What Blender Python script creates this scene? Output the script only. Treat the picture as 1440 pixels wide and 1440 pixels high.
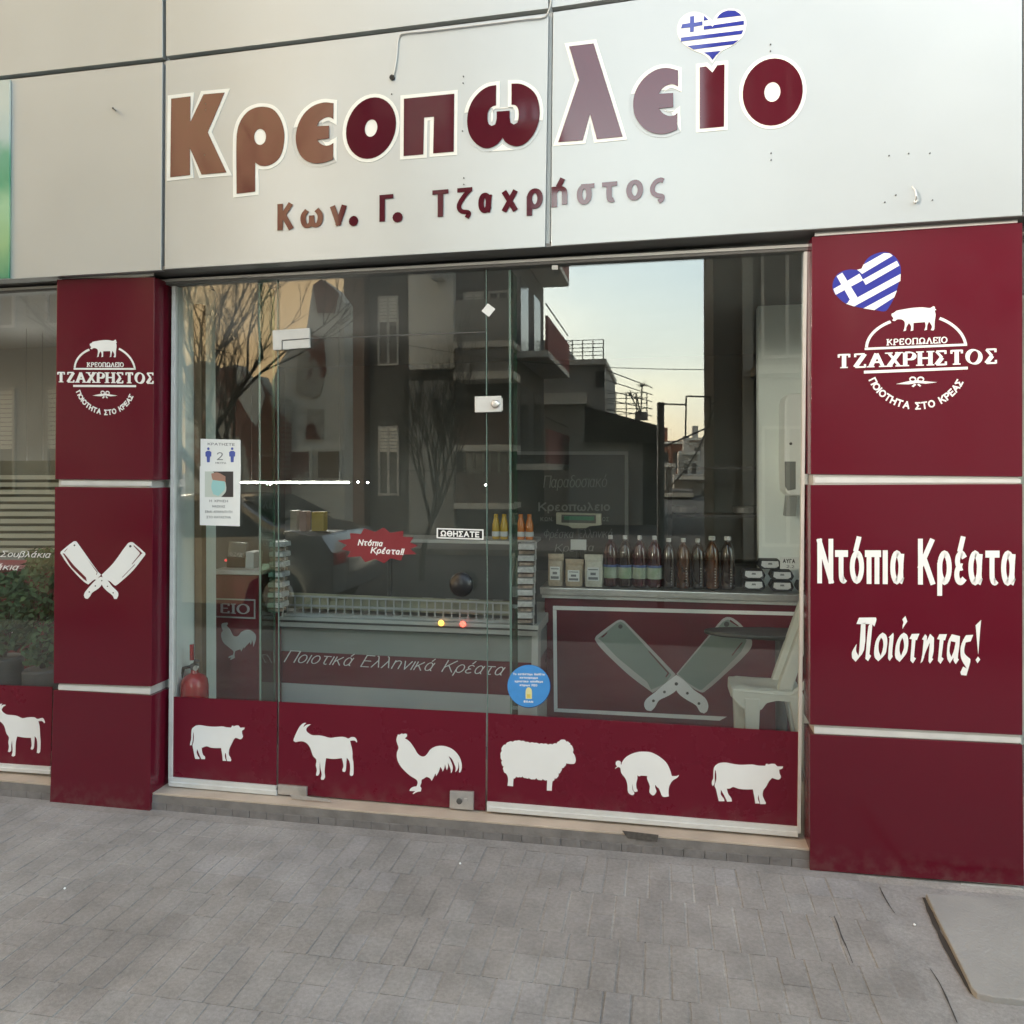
import bpy, bmesh, math, random
from mathutils import Vector, Matrix
from mathutils.geometry import tessellate_polygon
random.seed(11)
R = math.radians
scene = bpy.context.scene
for o in list(bpy.data.objects):
    bpy.data.objects.remove(o)

# ------------------------------------------------------------------ camera
CAM = Vector((-0.057, -3.208, 1.6))
YAW, PITCH, ROLL, F, PPX, PPY = 0.1875, 0.0015, -0.0029, 1071.65, 4.44, -60.69
GY = 0.1105          # front face of the glass
FY = -0.034          # front face of the fascia
_c, _s = math.cos(YAW), math.sin(YAW)
_r = Vector((_c, _s, 0)); _f = Vector((-_s, _c, 0)); _u = Vector((0, 0, 1))
_fw = math.cos(PITCH) * _f + math.sin(PITCH) * _u
_up = -math.sin(PITCH) * _f + math.cos(PITCH) * _u
_rt = math.cos(ROLL) * _r + math.sin(ROLL) * _up
_up = -math.sin(ROLL) * _r + math.cos(ROLL) * _up
cam = bpy.data.objects.new('camera', bpy.data.cameras.new('camera'))
scene.collection.objects.link(cam)
cam.data.sensor_width = 36
cam.data.lens = F / 1440 * 36
cam.data.shift_x = -PPX / 1440
cam.data.shift_y = PPY / 1440
cam.data.clip_start = 0.05
cam.data.clip_end = 2000
M3 = Matrix((_rt, _up, -_fw)).transposed()
cam.matrix_world = Matrix.Translation(CAM) @ M3.to_4x4()
scene.camera = cam

# ------------------------------------------------------------------ sky, sun, exposure
SUN_EL, SUN_AZ = R(6), R(222)
w = bpy.data.worlds.new('World'); scene.world = w; w.use_nodes = True
nt = w.node_tree; nt.nodes.clear()
out = nt.nodes.new('ShaderNodeOutputWorld'); bg = nt.nodes.new('ShaderNodeBackground')
sky = nt.nodes.new('ShaderNodeTexSky'); sky.sky_type = 'NISHITA'; sky.sun_disc = False
sky.sun_elevation = SUN_EL; sky.sun_rotation = SUN_AZ
sky.dust_density = 2.5; sky.air_density = 1.2
cl = nt.nodes.new('ShaderNodeTexNoise'); cl.inputs['Scale'].default_value = 2.2; cl.inputs['Detail'].default_value = 5
tc = nt.nodes.new('ShaderNodeTexCoord'); mp = nt.nodes.new('ShaderNodeMapping'); mp.inputs['Scale'].default_value = (1, 1, 3.2)
nt.links.new(tc.outputs['Generated'], mp.inputs[0]); nt.links.new(mp.outputs[0], cl.inputs[0])
rmp = nt.nodes.new('ShaderNodeMapRange'); rmp.inputs[1].default_value = .3; rmp.inputs[2].default_value = .72
rmp.inputs[3].default_value = .72; rmp.inputs[4].default_value = .97
nt.links.new(cl.outputs[0], rmp.inputs[0])
sep = nt.nodes.new('ShaderNodeSeparateXYZ'); nt.links.new(tc.outputs['Generated'], sep.inputs[0])
cr = nt.nodes.new('ShaderNodeValToRGB')          # thin cloud deck: yellowish near the horizon, pale above
cr.color_ramp.elements[0].position = 0.0; cr.color_ramp.elements[0].color = (1.85, 1.62, 1.1, 1)
cr.color_ramp.elements[1].position = 1.0; cr.color_ramp.elements[1].color = (.34, .42, .54, 1)
e = cr.color_ramp.elements.new(.26); e.color = (1.46, 1.76, 1.82, 1)
e = cr.color_ramp.elements.new(.55); e.color = (.48, .58, .70, 1)
e = cr.color_ramp.elements.new(.09); e.color = (1.72, 1.85, 1.68, 1)
nt.links.new(sep.outputs[2], cr.inputs[0])
mx = nt.nodes.new('ShaderNodeMix'); mx.data_type = 'RGBA'
nt.links.new(rmp.outputs[0], mx.inputs['Factor']); nt.links.new(sky.outputs[0], mx.inputs['A'])
nt.links.new(cr.outputs[0], mx.inputs['B'])
# towards the left of the opposite side the cloud is thicker, duller and tan
az = nt.nodes.new('ShaderNodeMapRange'); az.interpolation_type = 'SMOOTHSTEP'
az.inputs[1].default_value = -.42; az.inputs[2].default_value = -.16; az.inputs[3].default_value = 1; az.inputs[4].default_value = 0
nt.links.new(sep.outputs[0], az.inputs[0])
mt = nt.nodes.new('ShaderNodeMix'); mt.data_type = 'RGBA'; mt.inputs['B'].default_value = (.98, .68, .35, 1)
nt.links.new(az.outputs[0], mt.inputs['Factor']); nt.links.new(mx.outputs['Result'], mt.inputs['A'])
nt.links.new(mt.outputs['Result'], bg.inputs[0]); bg.inputs[1].default_value = 0.12
nt.links.new(bg.outputs[0], out.inputs[0])

sl = bpy.data.lights.new('sun', 'SUN'); sl.energy = 0.5; sl.angle = R(14); sl.color = (1, .9, .78)
so = bpy.data.objects.new('sun', sl); scene.collection.objects.link(so)
d = Vector((math.sin(SUN_AZ) * math.cos(SUN_EL), math.cos(SUN_AZ) * math.cos(SUN_EL), math.sin(SUN_EL)))
so.rotation_euler = d.to_track_quat('Z', 'Y').to_euler(); so.location = (0, -20, 20)

vs = scene.view_settings
vs.view_transform = 'Standard'; vs.look = 'None'; vs.gamma = 1; vs.use_curve_mapping = False
vs.exposure = 4.85
scene.cycles.max_bounces = 10; scene.cycles.transparent_max_bounces = 24
scene.cycles.caustics_reflective = False; scene.cycles.caustics_refractive = False

# ------------------------------------------------------------------ pixel helpers
def ray(px, py):
    a = (px - 720 - PPX) / F; b = -(py - 720 - PPY) / F
    return _fw + a * _rt + b * _up
def at(px, py, Y=0.0):
    d = ray(px, py); return CAM + d * ((Y - CAM.y) / d.y)
def gnd(px, py, z=0.0):
    d = ray(px, py); return CAM + d * ((z - CAM.z) / d.z)
def RV(px, py, D):           # the real place, behind the camera, of something the glass shows at distance D
    p = at(px, py, CAM.y + D); return Vector((p.x, 2 * GY - p.y, p.z))
def zm(pts, ox, oy, s): return [(ox + x / s, oy + y / s) for x, y in pts]

# ------------------------------------------------------------------ object helpers
C = scene.collection
def tag(o, label=None, cat=None, group=None, kind=None):
    if label: o['label'] = label
    if cat: o['category'] = cat
    if group: o['group'] = group
    if kind: o['kind'] = kind
    return o
def thing(name, label, cat, loc=(0, 0, 0), group=None, rz=0):
    o = bpy.data.objects.new(name, None); C.objects.link(o); o.location = loc; o.rotation_euler.z = rz
    o.empty_display_size = .1
    return tag(o, label, cat, group)
def link(name, me, mat=None, parent=None):
    o = bpy.data.objects.new(name, me); C.objects.link(o)
    if mat and not me.materials: me.materials.append(mat)
    if parent:
        o.parent = parent
        o.matrix_parent_inverse = Matrix.Identity(4)
        off = Vector((0, 0, 0)); q = parent
        while q: off += q.location; q = q.parent
        o.location = -off                        # meshes are given in world coordinates (unrotated parents)
    return o
class MB:
    def __init__(s): s.v = []; s.f = []
    def quad(s, *p):
        n = len(s.v); s.v += [tuple(q) for q in p]; s.f.append(tuple(range(n, n + len(p)))); return s
    def box(s, x0, y0, z0, x1, y1, z1):
        n = len(s.v)
        s.v += [(x0,y0,z0),(x1,y0,z0),(x1,y1,z0),(x0,y1,z0),(x0,y0,z1),(x1,y0,z1),(x1,y1,z1),(x0,y1,z1)]
        s.f += [tuple(n + i for i in f) for f in ((3,2,1,0),(4,5,6,7),(0,1,5,4),(1,2,6,5),(2,3,7,6),(3,0,4,7))]; return s
    def prism(s, pts, dv):               # polygon pts (3-D) pushed along dv
        n = len(s.v); k = len(pts); dv = Vector(dv)
        s.v += [tuple(p) for p in pts] + [tuple(Vector(p) + dv) for p in pts]
        s.f.append(tuple(range(n, n + k))); s.f.append(tuple(range(n + 2 * k - 1, n + k - 1, -1)))
        for i in range(k): j = (i + 1) % k; s.f.append((n + j, n + i, n + k + i, n + k + j))
        return s
    def tube(s, pts, r, seg=6, r2=None, cap=True):
        pts = [Vector(p) for p in pts]; k = len(pts); base = len(s.v)
        for i, p in enumerate(pts):
            t = (pts[min(i + 1, k - 1)] - pts[max(i - 1, 0)]).normalized()
            a = t.orthogonal().normalized() if i == 0 else (a - t * a.dot(t)).normalized()
            b = t.cross(a); rr = r if r2 is None else r + (r2 - r) * i / (k - 1)
            for q in range(seg):
                th = 2 * math.pi * q / seg; s.v.append(tuple(p + rr * (math.cos(th) * a + math.sin(th) * b)))
        for i in range(k - 1):
            for q in range(seg):
                q2 = (q + 1) % seg; s.f.append((base + i*seg + q, base + i*seg + q2, base + (i+1)*seg + q2, base + (i+1)*seg + q))
        if cap:
            s.f.append(tuple(base + q for q in range(seg - 1, -1, -1))); s.f.append(tuple(base + (k-1)*seg + q for q in range(seg)))
        return s
    def lathe(s, c, prof, seg=16, axis='z'):     # prof: (radius, height)
        base = len(s.v); c = Vector(c)
        for r, h in prof:
            for q in range(seg):
                th = 2 * math.pi * q / seg; x, y = r * math.cos(th), r * math.sin(th)
                v = Vector((x, y, h)) if axis == 'z' else (Vector((x, h, y)) if axis == 'y' else Vector((h, x, y)))
                s.v.append(tuple(c + v))
        for i in range(len(prof) - 1):
            for q in range(seg):
                q2 = (q + 1) % seg; s.f.append((base + i*seg + q, base + i*seg + q2, base + (i+1)*seg + q2, base + (i+1)*seg + q))
        s.f.append(tuple(base + q for q in range(seg - 1, -1, -1))); k = len(prof) - 1
        s.f.append(tuple(base + k*seg + q for q in range(seg))); return s
    def build(s, name, mat, parent=None, smooth=False, bevel=0):
        me = bpy.data.meshes.new(name); me.from_pydata(s.v, [], s.f); me.update()
        bm = bmesh.new(); bm.from_mesh(me); bmesh.ops.recalc_face_normals(bm, faces=bm.faces)
        if bevel: bmesh.ops.bevel(bm, geom=list(bm.edges), offset=bevel, segments=2, profile=.6, affect='EDGES', clamp_overlap=True)
        bm.to_mesh(me); bm.free()
        if smooth:
            for p in me.polygons: p.use_smooth = True
            try: me.set_sharp_from_angle(angle=R(38))
            except Exception: pass
        return link(name, me, mat, parent)

# ------------------------------------------------------------------ materials
def mat(name, col, rough=.6, var=0, scale=12, bump=0, bscale=60, metal=0, spec=.5, coat=0, emit=None, est=0, col2=None, trans=0, detail=4):
    m = bpy.data.materials.new(name); m.use_nodes = True; t = m.node_tree; p = t.nodes['Principled BSDF']
    p.inputs['Base Color'].default_value = (*col, 1); p.inputs['Roughness'].default_value = rough
    p.inputs['Metallic'].default_value = metal; p.inputs['Specular IOR Level'].default_value = spec
    p.inputs['Coat Weight'].default_value = coat; p.inputs['Coat Roughness'].default_value = .08
    if trans: p.inputs['Transmission Weight'].default_value = trans
    if emit: p.inputs['Emission Color'].default_value = (*emit, 1); p.inputs['Emission Strength'].default_value = est
    tc = t.nodes.new('ShaderNodeTexCoord')
    if var or col2:
        n = t.nodes.new('ShaderNodeTexNoise'); n.inputs['Scale'].default_value = scale; n.inputs['Detail'].default_value = detail
        t.links.new(tc.outputs['Object'], n.inputs[0])
        r = t.nodes.new('ShaderNodeValToRGB'); a = r.color_ramp.elements
        a[0].position = .3; a[1].position = .7
        c2 = col2 or tuple(min(1, c * (1 + var)) for c in col); c1 = tuple(c * (1 - var) for c in col) if not col2 else col
        a[0].color = (*c1, 1); a[1].color = (*c2, 1)
        t.links.new(n.outputs[0], r.inputs[0]); t.links.new(r.outputs[0], p.inputs['Base Color'])
        mr = t.nodes.new('ShaderNodeMapRange'); mr.inputs[3].default_value = max(0, rough - .06); mr.inputs[4].default_value = min(1, rough + .08)
        t.links.new(n.outputs[0], mr.inputs[0]); t.links.new(mr.outputs[0], p.inputs['Roughness'])
    if bump:
        n2 = t.nodes.new('ShaderNodeTexNoise'); n2.inputs['Scale'].default_value = bscale; n2.inputs['Detail'].default_value = 5
        t.links.new(tc.outputs['Object'], n2.inputs[0]); b = t.nodes.new('ShaderNodeBump'); b.inputs['Strength'].default_value = bump
        b.inputs['Distance'].default_value = .01; t.links.new(n2.outputs[0], b.inputs['Height']); t.links.new(b.outputs[0], p.inputs['Normal'])
    return m
def worn(name, col, rough=.85, stain=(.6, 1.12), fine=.12, bump=.35, ssc=1.3):
    """paving colour with stains that run on from piece to piece (world position), fine grain and grit relief"""
    m = bpy.data.materials.new(name); m.use_nodes = True; t = m.node_tree; p = t.nodes['Principled BSDF']; p.inputs['Roughness'].default_value = rough
    g = t.nodes.new('ShaderNodeNewGeometry'); fac = None
    for sc_, lo, hi, det, a_, b_ in ((ssc, stain[0], stain[1], 6, .35, .65), (6.5, .88, 1.1, 5, .35, .62), (70, 1 - fine, 1 + fine, 3, .3, .7), (260, .9, 1.08, 2, .3, .7)):
        n = t.nodes.new('ShaderNodeTexNoise'); n.inputs['Scale'].default_value = sc_; n.inputs['Detail'].default_value = det; t.links.new(g.outputs['Position'], n.inputs[0])
        r = t.nodes.new('ShaderNodeMapRange'); r.inputs[1].default_value = a_; r.inputs[2].default_value = b_; r.inputs[3].default_value = lo; r.inputs[4].default_value = hi; t.links.new(n.outputs[0], r.inputs[0])
        if fac is None: fac = r.outputs[0]
        else:
            mm = t.nodes.new('ShaderNodeMath'); mm.operation = 'MULTIPLY'; t.links.new(fac, mm.inputs[0]); t.links.new(r.outputs[0], mm.inputs[1]); fac = mm.outputs[0]
    vm = t.nodes.new('ShaderNodeVectorMath'); vm.operation = 'SCALE'; vm.inputs[0].default_value = col; t.links.new(fac, vm.inputs['Scale']); t.links.new(vm.outputs[0], p.inputs['Base Color'])
    n2 = t.nodes.new('ShaderNodeTexNoise'); n2.inputs['Scale'].default_value = 150; n2.inputs['Detail'].default_value = 6; t.links.new(g.outputs['Position'], n2.inputs[0])
    b = t.nodes.new('ShaderNodeBump'); b.inputs['Strength'].default_value = bump; b.inputs['Distance'].default_value = .006; t.links.new(n2.outputs[0], b.inputs['Height']); t.links.new(b.outputs[0], p.inputs['Normal'])
    return m
def dusty(m, zlo=.0, zhi=.12, dust=(.16, .12, .105)):
    """dust and splashes low on a panel, plus faint smears in its gloss"""
    t = m.node_tree; p = t.nodes['Principled BSDF']; g = t.nodes.new('ShaderNodeNewGeometry'); sp_ = t.nodes.new('ShaderNodeSeparateXYZ'); t.links.new(g.outputs['Position'], sp_.inputs[0])
    r = t.nodes.new('ShaderNodeMapRange'); r.inputs[1].default_value = zhi; r.inputs[2].default_value = zlo; r.inputs[3].default_value = 0; r.inputs[4].default_value = .26; t.links.new(sp_.outputs[2], r.inputs[0])
    n = t.nodes.new('ShaderNodeTexNoise'); n.inputs['Scale'].default_value = 22; n.inputs['Detail'].default_value = 8; t.links.new(g.outputs['Position'], n.inputs[0])
    r2 = t.nodes.new('ShaderNodeMapRange'); r2.inputs[1].default_value = .42; r2.inputs[2].default_value = .66; t.links.new(n.outputs[0], r2.inputs[0])
    mu = t.nodes.new('ShaderNodeMath'); mu.operation = 'MULTIPLY'; t.links.new(r.outputs[0], mu.inputs[0]); t.links.new(r2.outputs[0], mu.inputs[1])
    mx_ = t.nodes.new('ShaderNodeMix'); mx_.data_type = 'RGBA'; mx_.inputs['A'].default_value = p.inputs['Base Color'].default_value; mx_.inputs['B'].default_value = (*dust, 1)
    t.links.new(mu.outputs[0], mx_.inputs['Factor']); t.links.new(mx_.outputs['Result'], p.inputs['Base Color'])
    n3 = t.nodes.new('ShaderNodeTexNoise'); n3.inputs['Scale'].default_value = 3.5; n3.inputs['Detail'].default_value = 7; n3.inputs['Roughness'].default_value = .65; t.links.new(g.outputs['Position'], n3.inputs[0])
    r3 = t.nodes.new('ShaderNodeMapRange'); r3.inputs[1].default_value = .35; r3.inputs[2].default_value = .7; r3.inputs[3].default_value = p.inputs['Roughness'].default_value - .03; r3.inputs[4].default_value = p.inputs['Roughness'].default_value + .12
    t.links.new(n3.outputs[0], r3.inputs[0]); t.links.new(r3.outputs[0], p.inputs['Roughness'])
    n4 = t.nodes.new('ShaderNodeTexNoise'); n4.inputs['Scale'].default_value = 1.6; n4.inputs['Detail'].default_value = 1; t.links.new(g.outputs['Position'], n4.inputs[0])
    b = t.nodes.new('ShaderNodeBump'); b.inputs['Strength'].default_value = .12; b.inputs['Distance'].default_value = .02; t.links.new(n4.outputs[0], b.inputs['Height']); t.links.new(b.outputs[0], p.inputs['Normal'])
def glass_mat(name, f0, tint=(1, 1, 1), rough=0.0):
    m = bpy.data.materials.new(name); m.use_nodes = True; t = m.node_tree; t.nodes.clear()
    o = t.nodes.new('ShaderNodeOutputMaterial'); mixn = t.nodes.new('ShaderNodeMixShader')
    tr = t.nodes.new('ShaderNodeBsdfTransparent'); tr.inputs[0].default_value = (*tint, 1)
    gl = t.nodes.new('ShaderNodeBsdfGlossy'); gl.inputs['Roughness'].default_value = rough
    lw = t.nodes.new('ShaderNodeLayerWeight'); lw.inputs['Blend'].default_value = .5
    pw = t.nodes.new('ShaderNodeMath'); pw.operation = 'POWER'; pw.inputs[1].default_value = 5
    mr = t.nodes.new('ShaderNodeMapRange'); mr.inputs[3].default_value = f0; mr.inputs[4].default_value = 1
    t.links.new(lw.outputs['Facing'], pw.inputs[0]); t.links.new(pw.outputs[0], mr.inputs[0]); t.links.new(mr.outputs[0], mixn.inputs[0])
    t.links.new(tr.outputs[0], mixn.inputs[1]); t.links.new(gl.outputs[0], mixn.inputs[2]); t.links.new(mixn.outputs[0], o.inputs[0])
    return m
M = dict(
    red=mat('burgundy_panel', (.098, .0052, .0150), .15, spec=.42),
    film=mat('burgundy_film', (.122, .0062, .0185), .26, spec=.3),
    redin=mat('dark_burgundy_board', (.12, .009, .017), .3, var=.08, scale=3),
    fascia=mat('silver_white_composite', (.435, .462, .468), .40, var=.025, scale=2.2, spec=.6, metal=.42),
    vinyl=mat('white_vinyl', (.76, .77, .76), .3, var=.02, scale=9),
    outline=mat('cream_vinyl', (.8, .8, .74), .35, var=.02, scale=9),
    letter=mat('maroon_vinyl', (.075, .006, .014), .035, var=.06, scale=8, spec=.62),
    blue=mat('flag_blue_vinyl', (.03, .04, .26), .06, var=.05, scale=20, spec=.6),
    blue2=mat('flag_blue_satin_vinyl', (.035, .04, .27), .3, var=.05, scale=20, spec=.2),
    trim=mat('grey_aluminium_trim', (.5, .5, .48), .38, var=.05, scale=20, metal=.25),
    frame=mat('white_frame', (.56, .56, .54), .35, var=.06, scale=14, bump=.05),
    jamb=mat('pale_green_grey_panel', (.42, .46, .44), .45, var=.06, scale=6),
    dark=mat('dark_grey_metal', (.07, .07, .068), .5, var=.1, scale=6),
    soffit=mat('soffit_grey', (.12, .12, .115), .55, var=.1, scale=4),
    steel=mat('brushed_steel', (.6, .59, .57), .3, var=.06, scale=30, metal=.75),
    black=mat('black_plastic', (.012, .012, .013), .34, var=.1, scale=30, spec=.35),
    wood=mat('brown_post', (.15, .10, .06), .5, var=.15, scale=14),
    wall=mat('painted_white_wall', (.78, .83, .8), .7, var=.04, scale=3, bump=.1),
    iwall=mat('grey_interior_wall', (.16, .17, .165), .7, var=.08, scale=3),
    ceil=mat('grey_ceiling', (.2, .2, .2), .8, var=.04, scale=3),
    ifloor=mat('interior_floor_tile', (.22, .2, .18), .4, var=.1, scale=6),
    stone=mat('beige_marble_step', (.42, .35, .28), .5, var=.16, scale=5, bump=.2, detail=8),
    riser=mat('grey_stone_riser', (.17, .158, .15), .8, var=.2, scale=14, bump=.4, detail=8),
    conc=mat('worn_concrete', (.25, .242, .236), .85, var=.14, scale=6, bump=.35, bscale=90, detail=9),
    joint=mat('sandy_joint', (.27, .26, .243), .95, var=.18, scale=30, bump=.4),
    asphalt=mat('asphalt', (.042, .042, .044), .9, var=.2, scale=30, bump=.4),
    paper=mat('white_paper', (.72, .74, .73), .8, var=.02, scale=30),
    ink=mat('grey_print', (.2, .21, .22), .7),
    inkb=mat('blue_print', (.06, .09, .34), .7),
    skyblue=mat('sky_blue_print', (.05, .25, .6), .45, var=.05, scale=30),
    navy=mat('navy_print', (.01, .03, .15), .4),
    plastic=mat('white_plastic', (.6, .62, .58), .35, var=.05, scale=8),
    extred=mat('extinguisher_red', (.33, .012, .016), .25, var=.05, scale=9, coat=.3),
    rubber=mat('rubber', (.02, .02, .02), .8, var=.2, scale=20),
)

dusty(M['red']); dusty(M['film'], .06, .2)
M['conc'] = worn('worn_concrete', (.25, .242, .236), stain=(.8, 1.12))
M['joint'] = worn('sandy_joint', (.315, .302, .283), .95, fine=.12, bump=.6)
# ------------------------------------------------------------------ traced shapes
def csmooth(pts, n=4, thr=48, closed=True):
    k = len(pts); P = [Vector((p[0], p[1])) for p in pts]; out = []
    def corner(i):
        if not closed and i in (0, k - 1): return True
        a = P[i] - P[i - 1]; b = P[(i + 1) % k] - P[i]
        if a.length < 1e-6 or b.length < 1e-6: return True
        return a.angle(b) > R(thr)
    cs = [corner(i) for i in range(k)]
    for i in range(k if closed else k - 1):
        j = (i + 1) % k; p0, p1 = P[i], P[j]; L = (p1 - p0).length
        t0 = (p1 - P[i - 1]).normalized() * L if not cs[i] else (p1 - p0)
        t1 = (P[(j + 1) % k] - p0).normalized() * L if not cs[j] else (p1 - p0)
        if cs[i] and cs[j]: out.append(tuple(p0)); continue
        for q in range(n):
            s = q / n; h = (2*s**3 - 3*s**2 + 1, s**3 - 2*s**2 + s, -2*s**3 + 3*s**2, s**3 - s**2)
            out.append(tuple(h[0]*p0 + h[1]*t0 + h[2]*p1 + h[3]*t1))
    if not closed: out.append(tuple(P[-1]))
    return out
def ell(cx, cy, rx, ry, sh=0, n=36, a0=0, a1=360):
    full = abs(a1 - a0) == 360; m = n if full else n + 1; o = []
    for i in range(m):
        t = R(a0 + (a1 - a0) * i / n); x, y = rx * math.cos(t), ry * math.sin(t); o.append((cx + x - sh * y, cy + y))
    return o
def grow(pts, d):
    k = len(pts); A = sum(pts[i][0]*pts[(i+1) % k][1] - pts[(i+1) % k][0]*pts[i][1] for i in range(k)); s = 1 if A > 0 else -1
    o = []
    for i in range(k):
        p = Vector(pts[i]); a = (p - Vector(pts[i-1])); b = (Vector(pts[(i+1) % k]) - p)
        if a.length < 1e-9 or b.length < 1e-9: continue
        a.normalize(); b.normalize(); na = Vector((a.y, -a.x)) * s; nb = Vector((b.y, -b.x)) * s
        m = na + nb
        if m.length < 1e-3: continue
        m.normalize(); c = max(m.dot(na), .5); q = p + m * (d / c); o.append((q.x, q.y))
    return o
def slab(outer, Y, depth, holes=(), P=None):
    """polygon traced in photograph pixels, standing on plane Y; returns an MB"""
    P = P or (lambda x, y: at(x, y, Y))
    mb = MB(); rings = [outer] + list(holes)
    v3 = [[Vector(P(*p)) for p in r] for r in rings]
    v2 = [[Vector((p.x, p.z, 0)) for p in r] for r in v3]
    tris = tessellate_polygon(v2); flat = [p for r in v3 for p in r]
    n = len(flat); mb.v += [tuple(p) for p in flat] + [(p.x, p.y + depth, p.z) for p in flat]
    mb.f += [tuple(t) for t in tris]
    b = 0
    for r in rings:
        k = len(r)
        for i in range(k): j = (i + 1) % k; mb.f.append((b + i, b + j, n + b + j, n + b + i))
        b += k
    return mb
def solid(name, outer, Y, depth, m, parent=None, holes=(), back=False):
    mb = slab(outer, Y, depth, holes)
    me = bpy.data.meshes.new(name); me.from_pydata(mb.v, [], mb.f)
    bm = bmesh.new(); bm.from_mesh(me); bmesh.ops.recalc_face_normals(bm, faces=bm.faces)
    f = max(bm.faces, key=lambda f: -f.calc_center_median().y)
    # open shells: point the front at the street
    fr = [q for q in bm.faces if abs(q.normal.y) > .9]
    if fr and fr[0].normal.y > 0: bmesh.ops.reverse_faces(bm, faces=bm.faces)
    bm.to_mesh(me); bm.free(); return link(name, me, m, parent)
def pbox(q, Y, depth, name, m, parent=None, bevel=0):   # q: four pixel corners on plane Y, pushed back by depth
    return MB().prism([at(x, y, Y) for x, y in q], (0, depth, 0)).build(name, m, parent, bevel=bevel)
def rect(x0, y0, x1, y1): return [(x0, y0), (x1, y0), (x1, y1), (x0, y1)]

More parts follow.
